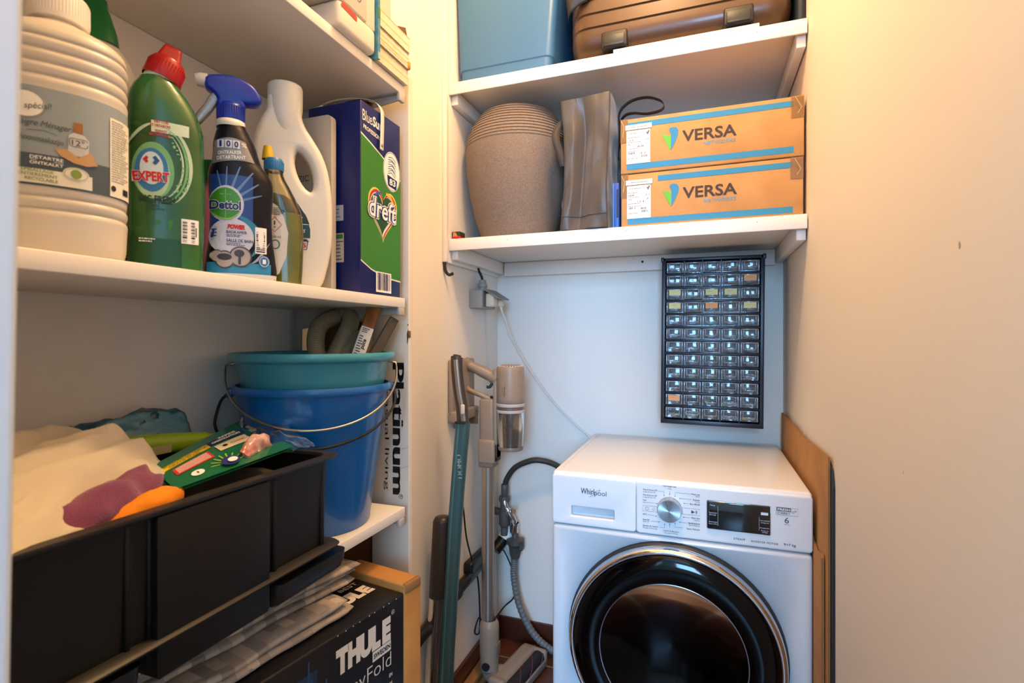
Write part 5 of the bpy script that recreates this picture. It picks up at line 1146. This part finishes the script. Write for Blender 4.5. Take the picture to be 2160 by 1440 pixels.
# ---- black crate
CRT = mat('crate_black', '#121110', .5, spec=.3, bump=(200, .05, .001)); CRL = mat('crate_rim', '#28241f', .42)
cr = thing('storage_crate', (-.665, .45, Z3+.006), 'black plastic crate full of cloths and packets on the lowest shelf', 'crate')
X0, X1, Y0, Y1, ZB, ZR = -.812, -.5290, .175, .648, Z3+.028, 1.022
m = W(cr).use(CRT)
def cring(z, g, r_=.018): return [(x, y, z) for x, y in rrect(X0-g if X0-g > -.8165 else -.8165, X1+g, Y0-g, Y1+g, r_)]
m.rings([cring(ZB, 0), cring(ZR, .004)], True, False); m.rings([cring(ZR, .001), cring(ZB+.004, -.003)], False, True)
m.use(CRL).rings([cring(ZR-.006, .005), cring(ZR-.006, .0125), cring(ZR-.002, .015), cring(ZR, .0145), cring(ZR, .001), cring(ZR-.004, .0)], False, False)
m.use(CRT)
for y in (.366, .531):
    m.box(X1-.002, X1+.0050, y-.016, y-.010, ZB, ZR-.006, .0015, 1); m.box(X1-.002, X1+.0050, y+.006, y+.012, ZB, ZR-.006, .0015, 1)
m.box(X1-.002, X1+.0035, Y1-.020, Y1-.012, ZB, ZR-.006, .001, 1)
sharp(m.build('body', cr), 50)
m = W(cr).use(CRL)
m.rings([cring(ZB-.003, .002), cring(ZB-.006, .014), cring(ZB-.002, .017), cring(ZB+.001, .014), cring(ZB+.002, .001)], False, False)
sharp(m.build('foot_flange', cr), 50)
m = W(cr).use(CRT); m.box(X1-.004, X1+.0130, .376, .523, Z3-.010, ZR-.0075, .0025, 2); m.box(-.5535, X1+.0125, .378, .521, Z3-.012, ZB, .001, 1); sharp(m.build('front_panel', cr))
# lid under it, sticking out over the shelf edge
ld = MB().use(mat('lid_black', '#161513', .38))
lr = lambda z, g, r_=.02: [(x, y, z) for x, y in rrect(-.8155, -.5545+g, .160-g, .672+g, r_)]
ld.rings([lr(Z3+.0005, -.012), lr(Z3+.003, -.003), lr(Z3+.010, .0), lr(Z3+.018, .001), lr(Z3+.0195, -.003)], True, True)
ld.rings([[(x, y, z) for x, y in rrect(-.5560, -.5140-g, .536, .676-g, .012)] for z, g in ((Z3+.012, .0), (Z3-.002, .001), (Z3-.012, .004), (Z3-.017, .009))], True, True)
ld.rings([[(x, y, z) for x, y in rrect(-.5560, -.5200-g, .175, .366-g, .010)] for z, g in ((Z3+.012, .0), (Z3-.002, .001), (Z3-.012, .002), (Z3-.019, .004))], True, True)
o = sharp(ld.build('crate_lid'), 50); o['label'] = 'black plastic lid lying under the crate with its lip over the shelf edge'; o['category'] = 'lid'

# ---- contents
FB = mat('cloth_cream', '#c9bda4', .9, bump=(500, .25, .001), sheen=.3); 
c = MB().use(FB)
def saw(t):
    t -= math.floor(t); return (t/.8)**1.5 if t < .8 else math.cos((t-.8)/.2*math.pi)*.5+.5
def cream(u, v_):      # u from the far end to the near end along y, v from the back to the front rim
    y = .452-.285*u; x = -.742+.212*v_
    # outline pulls in towards the purple cloth at the far front corner
    xf = -.612+.092*min(1, max(0, u*1.25))**1.1; x = -.742+(xf+.742)*v_
    z = 1.048+.030*math.sin(math.pi*min(1, v_*.85+.15))*(.55+.45*math.sin(u*3.0+.6))-.030*max(0, v_-.72)/.28*(.25+u)+.017*saw(v_*2.3-u*1.1+.35)+.008*saw(v_*3.7+u*1.9+.1)
    z += .0035*math.sin(9*v_+3.2*u+1.2*math.sin(4*u))+.012*nz(u*3, v_*3, 1.7)+.006*nz(u*8, v_*7, 4)
    z -= .020*max(0, .12-u)/.12
    return min(x, -.532), y+.008*nz(v_*4, u*3, 9), max(z, 1.026 if v_ > .85 else 1.012)
c.slab(cream, 70, 90, .0035)
c.slab(lambda u, v_: (lambda p: (p[0]+.016, p[1]+.012*(1-u), min(p[2]-.007-.004*math.sin(5*u), 1.075)))(cream(u, .35+.66*v_)), 36, 20, .003)
o = c.build('cleaning_cloth'); o['label'] = 'cream cotton cloths heaped at the front of the crate'; o['label'] = 'cream cotton cloth heaped over the near end of the crate'; o['category'] = 'cloth'
def lump(name, label, cat, pts, rads, mt, amp, fr, flat=.75, n=28, seed=0):
    b = MB().use(mt); P = S_(pts, 8); k = len(P)
    rs = [rads[min(int(i/k*(len(rads)-1)), len(rads)-2)]*(1-((i/k*(len(rads)-1)) % 1))+rads[min(int(i/k*(len(rads)-1)), len(rads)-2)+1]*((i/k*(len(rads)-1)) % 1) for i in range(k)]
    b.tube(P, rs, n, True, flat, up=(0, 0, 1))
    out = []
    for x, y, z in b.v:
        d = amp*mnoise.noise((x*fr+seed, y*fr, z*fr))+amp*.5*mnoise.noise((x*fr*2.6, y*fr*2.6+seed, z*fr*2.6)); out.append((x+d*.6, y+d*.4, z+d))
    b.v = out; o = b.build(name); o['label'] = label; o['category'] = cat; return o
PUR = mat('cloth_purple', '#7d3a5a', .95, bump=(700, .6, .002), sheen=.4)
lump('microfibre_cloth', 'purple microfibre cloth rolled beneath the cream cloth', 'cloth', [(-.556, .22, 1.000), (-.556, .28, 1.010), (-.562, .34, 1.022), (-.575, .395, 1.032), (-.592, .428, 1.032)], [.012, .020, .024, .022, .012], PUR, .010, 34)
lump('microfibre_cloth', 'bright orange cloth tucked in the crate beside the purple one', 'cloth', [(-.549, .335, 1.004), (-.550, .370, 1.012), (-.553, .405, 1.016), (-.566, .435, 1.014)], [.010, .016, .016, .008], mat('cloth_orange', '#f08a12', .85, bump=(500, .4, .001)), .006, 30, seed=4)
# filling below, so nothing hovers: folded grey rags at the bottom of the crate
m = MB().use(mat('rag_grey', '#57514a', .9)); m.slab(lambda u, v_: (-.800+.255*v_, .185+.450*u, .992+.012*nz(u*6, v_*4, 3)+.006*nz(u*15, v_*12, 5)), 24, 16, .09)
o = m.build('folded_rag'); o['label'] = 'dark grey rag filling the bottom of the crate under the cloths'; o['category'] = 'cloth'
# blue bag
BG = mat('bag_blue', '#2f5f74', .32, vary=('#1f4355', 30, .35, .65), coat=.3)
lump('plastic_bag', 'crumpled blue plastic bag at the back of the crate', 'bag', [(-.785, .33, 1.022), (-.785, .39, 1.034), (-.785, .45, 1.046), (-.780, .51, 1.052), (-.782, .565, 1.060), (-.778, .605, 1.045)], [.014, .026, .028, .027, .032, .014], BG, .013, 34, .9, 36)
m = MB().use(mat('bag_pale', '#5a8694', .3)); m.slab(lambda u, v_: (-.762+.016*v_, .47+.13*u, 1.088-.034*v_-.010*(2*u-1)**2+.006*nz(u*9, v_*9, 2)), 20, 10, .001); o = m.build('film_packet'); o['label'] = 'pale blue crinkled packet on top of the dark blue bag'; o['category'] = 'packet'
# green handle piece
m = MB().use(mat('green_lime', '#7f9a16', .35, coat=.2))
gp = S_([(-.700, .405, 1.052), (-.700, .45, 1.055), (-.698, .52, 1.050), (-.694, .585, 1.042), (-.690, .632, 1.038)], 8); m.tube(gp, [.0105]*8+[.0135]*16+[.0105]*9, 18, True, .8, up=(0, 0, 1)); m.use(mat('green_dark', '#47580f', .5)).lathe([(0, .0), (.0085, 0)], 18, (-.7000, .4045, 1.0520), 'y'); m.lathe([(.0, .0), (.005, .0)], 12, (-.6925, .44, 1.068))
m.use(mat('brush_label', '#a8a06a', .5)); m.dband(lambda u, v_, off=0.: (-.689+.004*math.sin(v_*3), u, 1.050+v_*.010-.002+off*0), [(.45+.012*k, -1) for k in range(7)], [(.45+.012*k, .2) for k in range(7)]) ; m.use(RED).dtext(lambda u, v_, off=0.: (-.6862, u, v_), 'Reflex', .475, 1.047, .028, .005)
o = m.build('brush_handle'); o['label'] = 'lime green plastic brush handle lying across the crate'; o['category'] = 'handle'
# green sample packets
tk = thing('blister_card', (-.60, .55, 1.03), 'green dishwasher tablet packet with yellow strip lying in the crate', 'packet')
PA, PB, PC_, PD = Vector((-.622, .445, 1.040)), Vector((-.712, .655, 1.058)), Vector((-.560, .612, 1.036)), Vector((-.556, .425, 1.024))
def card(u, v_, off=0.):       # u along the long side, v from front to back
    p = (PD.lerp(PC_, u)).lerp(PA.lerp(PB, u), v_); n_ = Vector((.25, -.2, 1)).normalized()
    return tuple(p+n_*(off+.002+.004*math.sin(3.1*u)*math.sin(3.1*v_)))
m = W(tk).use(mat('packet_green', '#1e6a45', .25, coat=.5)); m.sheet(lambda a, b: card(a, b, 0), 16, 12); m.sheet(lambda a, b: card(a, b, -.004), 16, 12)
m.use(mat('packet_yellow', '#e0c21f', .4)).sheet(lambda a, b: card(.02+.44*a, .60+.13*b+.05*a, .0008), 8, 2); m.use(mat('packet_navy', '#1d2f6b', .4)).sheet(lambda a, b: card(.47+.40*a, .69+.13*b-.02*a, .0008), 8, 2)
m.use(mat('packet_red', '#c4352c', .4)).sheet(lambda a, b: card(.08+.32*a, .34+.20*b+.04*a, .0008), 8, 3); m.use(mat('packet_cream', '#d9d2b8', .4)).sheet(lambda a, b: card(.48+.34*a, .45+.18*b, .0010), 8, 3)
cs = lambda u, v_, off=0.: card(u, v_, off)
m.use(mat('packet_ink', '#5a4a10', .5)); m.dtext(cs, 'ECHANTILLON GRATUIT', .25, .715, .40, .050, .0014, rot=.05); m.dtext(cs, 'GRATIS STAAL', .22, .650, .28, .050, .0014, rot=.05)
m.use(WHITEM); m.dtext(cs, 'RAPIDE', .70, .790, .20, .045, .0014, bold=.03); m.dtext(cs, 'DISSOLUTION', .66, .725, .32, .045, .0014, bold=.03)
for k in range(5): m.sheet(lambda a, b: card(.10+.28*a, .37+.034*k+.012*b+.04*a, .0012), 4, 1)
m.use(BLACK).dell(cs, .56, .54, .025, .03, .0014, 14, 1); m.use(RED).dtext(cs, 'Powerball', .69, .54, .14, .035, .0014)
m.use(mat('packet_lime', '#9cc44a', .4))
for k in range(8): m.dline(cs, [(.44+.05*math.cos(k*.42), .14+.07*math.sin(k*.42)), (.44+.14*math.cos(k*.42), .14+.22*math.sin(k*.42))], .012, .0010)
m.use(mat('tab_blue', '#31357d', .3)).dell(cs, .45, .13, .075, .10, .0040, 24, 2); m.use(WHITEM).dell(cs, .46, .11, .04, .05, .0060, 20, 2); m.dell(cs, .20, .18, .05, .07, .0014, 14, 1)
m.use(BLACK).dtext(cs, '1', .20, .18, .012, .05, .0018)
m.build('packet', tk)
RC = mat('sachet_red', '#b5675c', .25, coat=.4, vary=('#d4b3a8', 40, .45, .6))
lump('candy_sachet', 'crumpled red and clear sachet on the green packet', 'packet', [(-.572, .535, 1.040), (-.585, .565, 1.046), (-.590, .595, 1.044)], [.010, .018, .012], RC, .010, 50, .55, 24, 9)
m = MB().use(clear('film', '#eef2f4', .04, .02, .15, '#c8ccd0'))
def film(u, v_):
    a = Vector((-.668, .605, 1.040)).lerp(Vector((-.735, .690, 1.078)), u); b = Vector((-.566, .560, 1.034)).lerp(Vector((-.556, .652, 1.030)), u)
    p = a.lerp(b, v_); return (p.x, p.y, p.z+.008*math.sin(3.1*v_)+.006*nz(u*5, v_*6, 3)+.002*nz(u*16, v_*18, 8))
m.sheet(film, 26, 34); o = m.build('clear_wrapper'); o['label'] = 'crinkled clear plastic wrapper poking up at the crate end'; o['category'] = 'wrapper'

# ---- black printed box with folded cloths on it
TH = mat('box_black', '#0c0c10', .35, bump=(300, .05, .001))
bx = thing('printed_box', (-.485, .79, ZF), 'large black carton with big white lettering under the folded checked cloths', 'box', rot=R(-9.3))
# local frame: +y runs along the front face away from the room door, +x is the printed side
zt = .756; 
m = MB().use(TH); hz = zt-ZF
m.box(-.165, .0, -.70, .0, 0, hz, .003, 2)
TF = plane((.0004, 0, 0), (0, 1, 0), (0, 0, 1)); TT = plane((0, 0, hz+.0004), (0, 1, 0), (-1, 0, 0))
TP = mat('thule_print', '#d6cbbc', .5); m.use(TP)
m.dtext(TF, 'THUL', -.1045, hz-.043, .093, .040, .0003, bold=.075); m.dtext(TF, 'E', -.0440, hz-.043, .020, .040, .0003, bold=.075); m.drect(TF, -.076, -.0335, hz-.080, hz-.064, .0003)
m.use(TH).dtext(TF, 'SWEDEN', -.0545, hz-.072, .038, .0080, .0006, bold=.03); m.use(TP).dline(TF, [(-.0285+.0035*math.cos(R(a)), hz-.020+.0035*math.sin(R(a))) for a in range(0, 361, 20)], .0006, .0003); m.dtext(TF, 'R', -.0285, hz-.020, .003, .004, .0003)
m.dtext(TF, 'EasyFold', -.0905, hz-.098, .115, .030, .0003, bold=-.012); m.dtext(TF, 'EN', -.034, hz-.122, .0075, .006, .0003, bold=.02); m.dtext(TF, 'DE', -.034, hz-.137, .0075, .006, .0003, bold=.02); m.dtext(TF, 'for 2 bikes.', -.064, hz-.131, .038, .0065, .0003)
m.use(mat('thule_blue', '#15294a', .4)); m.drect(TF, -.64, -.185, .05, hz-.03, .00015); q = random.Random(8)
m.use(mat('thule_blue2', '#24466f', .4))
for k in range(90): u = q.uniform(-.60, -.155); v_ = q.uniform(hz-.20, hz-.05); m.drect(TF, u, u+q.uniform(.0008, .003), v_, v_+q.uniform(.008, .05), .0003)
m.use(TP); m.dtext(TT, 'THULE', -.075, .066, .120, .030, .0003, bold=.075) ; m.dtext(TT, 'BEST', -.035, .098, .040, .010, .0003)
m.use(WHITEM)
for k in range(9): m.dell(TF, -.15+.016*k+q.uniform(-.004, .004), hz-.0015, .0010, .0010, .0006, 8, 1)
o = m.build('carton', bx)
m = MB().use(mat('card_orange', '#b9803f', .8, vary=('#a66f33', 12, .3, .7))); m.box(-.150, .0015, .0006, .044, 0, hz+.012, .003, 2); m.use(CARDD); m.box(-.006, .003, .0015, .043, hz-.004, hz+.0135, .0025, 2)
o = m.build('brown_carton', loc=(-.485, .79, ZF), rot=(0, 0, R(-9.3))); o['label'] = 'plain brown cardboard carton standing right behind the black lettered carton'; o['category'] = 'box'
# folded checked cloths
CHK = mat('cloth_check', '#b3a79c', .9, bump=(500, .2, .001)); nt = CHK.node_tree; b_ = nt.nodes['Principled BSDF']
tc = nt.nodes.new('ShaderNodeTexCoord'); ck = nt.nodes.new('ShaderNodeTexBrick'); ck.inputs['Scale'].default_value = 1; ck.inputs['Mortar Size'].default_value = 0
ck.inputs['Brick Width'].default_value = .017; ck.inputs['Row Height'].default_value = .017; ck.offset = .5; ck.inputs['Color1'].default_value = (*lin('#b8a998'), 1); ck.inputs['Color2'].default_value = (*lin('#7b726c'), 1); ck.inputs['Bias'].default_value = -.1
nt.links.new(tc.outputs['Object'], ck.inputs['Vector']); nt.links.new(ck.outputs['Color'], b_.inputs['Base Color'])
def towel(name, label, x0_, x1_, y0_, y1_, z0_, n_l, th, seed):
    """folded stack: each layer a long flattened loop with soft edges"""
    t = MB().use(CHK)
    for k in range(n_l):
        zb = z0_+k*th; sx = .004*math.sin(k*2.1+seed); sy = .006*math.cos(k*1.7+seed); prof_ = []
        rr = []; N = 30; M__ = 14
        for i in range(N+1):
            u = i/N; y = y0_+(y1_+sy-y0_)*u; e = math.sqrt(max(0, 1-max(0, (u-.93)/.07)**2)); ring = []
            for j in range(M__*2):
                a = 2*math.pi*j/(M__*2); cx = (x0_+x1_)/2; hw_ = (x1_-x0_)/2+sx
                cc, ss = math.cos(a), math.sin(a)
                x = cx+(hw_-.003*(1-e))*math.copysign(abs(cc)**.28, cc)
                zz_ = zb+th/2+(th*.49*max(e, .15))*math.copysign(abs(ss)**.55, ss)
                zz_ += .0040*nz(u*7+seed, x*26, k)*(1 if ss > 0 else .6)+.0040*math.sin(u*6+seed+k*.3)*((k+.5)/n_l)
                ring.append((x+.0055*nz(u*9, k*3, seed), y+.004*nz(x*40, k*2, seed+5), max(zz_, z0_+.0005)))
            rr.append(ring)
        t.rings(rr, True, True)
    o = t.build(name, loc=(-.485, .79, 0), rot=(0, 0, R(-9.3))); o['label'] = label; o['category'] = 'cloth'; return o
towel('folded_tablecloth', 'lower grey checked cloth folded on the black lettered carton', -.150, -.030, -.60, -.090, zt+.0015, 2, .0115, 1)
towel('folded_tablecloth', 'upper grey checked cloth folded on top of the lower one', -.158, -.062, -.60, -.045, zt+.0265, 3, .0105, 3)

# ---- goods on the top shelf
BXW = mat('box_pale', '#cfc6bc', .6)
m = MB().use(BXW).box(-.780, -.5435, .25, .766, 1.737, 1.95, .003, 2); S = plane((-.5432, 0, 0), (0, 1, 0), (0, 0, 1)); m.use(mat('logo_violet', '#4b4468', .5))
m.dline(S, [(.742+.008*math.cos(R(a)), 1.772+.012*math.sin(R(a))) for a in range(0, 361, 15)], .0012, .0004); m.dline(S, [(.735, 1.765), (.742, 1.778), (.749, 1.768)], .001, .0004); m.dline(S, [(.742, 1.784), (.742, 1.800)], .001, .0004); m.drect(S, .738, .748, 1.803, 1.806, .0004)
o = m.build('long_box'); o['label'] = 'pale grey long box with small round logo on the top shelf'; o['category'] = 'box'
m = MB().use(mat('pack_white', '#dcd3c6', .45)).box(-.720, -.5425, .690, .792, ZT, 1.7365, .009, 4); S = plane((-.5422, 0, 0), (0, 1, 0), (0, 0, 1)); m.use(mat('pack_red', '#c2453a', .5)); m.dband(S, [(.696+.005*k, 1.7250-.0004*k) for k in range(9)], [(.696+.005*k, 1.7335-.00004*k**3*.2) for k in range(9)], .0005)
m_ = MB().use(mat('box_cream', '#dcd2c2', .6)).box(-.72, -.5475, .7685, .7955, 1.7375, 1.95, .002, 2); o = m_.build('upright_box'); o['label'] = 'pale cream box standing upright between the long box and the slim blue packet'; o['category'] = 'box'
o = m.build('white_packet'); o['label'] = 'white soft-edged packet with red flash beneath the long pale box'; o['category'] = 'packet'
m = MB().use(BXW).box(-.80, -.69, .30, .60, ZT, 1.7365, .004, 2); o = m.build('flat_box'); o['label'] = 'flat pale box holding up the near end of the long box'; o['category'] = 'box'
m = MB().use(mat('pack_blueprint', '#3a7fa8', .35, vary=('#6aa0a8', 40, .4, .6))); m.rings([[(-.70, y, z) for y, z in ((.797, ZT), (.8045, ZT), (.8035, 1.95), (.797, 1.95))], [(-.5425, y, z) for y, z in ((.797, ZT), (.8045, ZT), (.8025, 1.95), (.797, 1.95))]], True, True, True, False)
S = plane((-.5422, 0, 0), (0, 1, 0), (0, 0, 1)); m.use(mat('pack_greenprint', '#2f8a3c', .4)).drect(S, .7975, .8030, 1.765, 1.785, .0002); m.use(mat('pack_palebluefoot', '#9cc0c0', .4)).drect(S, .7972, .8043, ZT, ZT+.012, .0002)
o = m.build('slim_packet'); o['label'] = 'slim blue printed packet standing upright between white packet and flat cartons'; o['category'] = 'packet'
FC = mat('flat_carton', '#e2d6bc', .75, vary=('#d8c8a6', 10, .3, .7)); FE = mat('flat_carton_edge', '#c4a878', .85)
z_ = ZT
for k, (th, x1_, label) in enumerate(((.030, -.5475, 'lowest flat cream carton in the pile at the end of the top shelf'), (.012, -.5440, 'second flat cream carton from the bottom of the pile on the top shelf'), (.020, -.5455, 'third flat cream carton from the bottom of the pile on the top shelf'), (.030, -.5430, 'topmost flat cream carton of the pile at the end of the top shelf'))):
    m = MB().use(FC); wv = lambda y: .0004*math.sin(y*60+k*2)
    ys = [.8055+.1005*i/14 for i in range(15)]
    a = [(x1_+.0003*math.sin(i*2.3+k), y, z_+.0006) for i, y in enumerate(ys)]; b = [(x1_+.0003*math.sin(i*1.9+k), y, z_+th-.0006+wv(y)*.4) for i, y in enumerate(ys)]
    m.rings([[(-.80, y, z_+.0006) for y in ys], a, b, [(-.80, y, z_+th-.0006) for y in ys]], False, False, False, False, True)
    m.add([(-.80, ys[-1], z_+.0006), a[-1], b[-1], (-.80, ys[-1], z_+th-.0006)], [(0, 1, 2, 3)]); m.add([(-.80, ys[0], z_+.0006), a[0], b[0], (-.80, ys[0], z_+th-.0006)], [(3, 2, 1, 0)])
    m.use(FE); E2 = lambda u, v_, off=0.: (x1_+.0004+off, u, v_)
    m.dline(E2, [(y, z_+th*.45+.0003*math.sin(i*1.3+k)) for i, y in enumerate(ys)], .0007, .0002)
    m.dline(E2, [(y, z_+th-.0012) for i, y in enumerate(ys)], .0010, .0002)
    if k == 1: m.use(mat('torn_yellow', '#c98f2e', .8)).box(x1_-.006, x1_+.003, .900, .9075, z_, z_+.016, .002, 1)
    if k == 3: m.use(mat('torn_brown', '#6a4a2c', .8)).add([(x1_-.02, .885, z_+th), (x1_-.004, .905, z_+th), (x1_-.006, .900, z_+th+.020), (x1_-.016, .886, z_+th+.018)], [(0, 1, 2, 3), (3, 2, 1, 0)])
    o = m.build('flat_carton'); o['label'] = label; o['category'] = 'carton'; o['group'] = 'flat cartons piled on the top shelf'; z_ += th
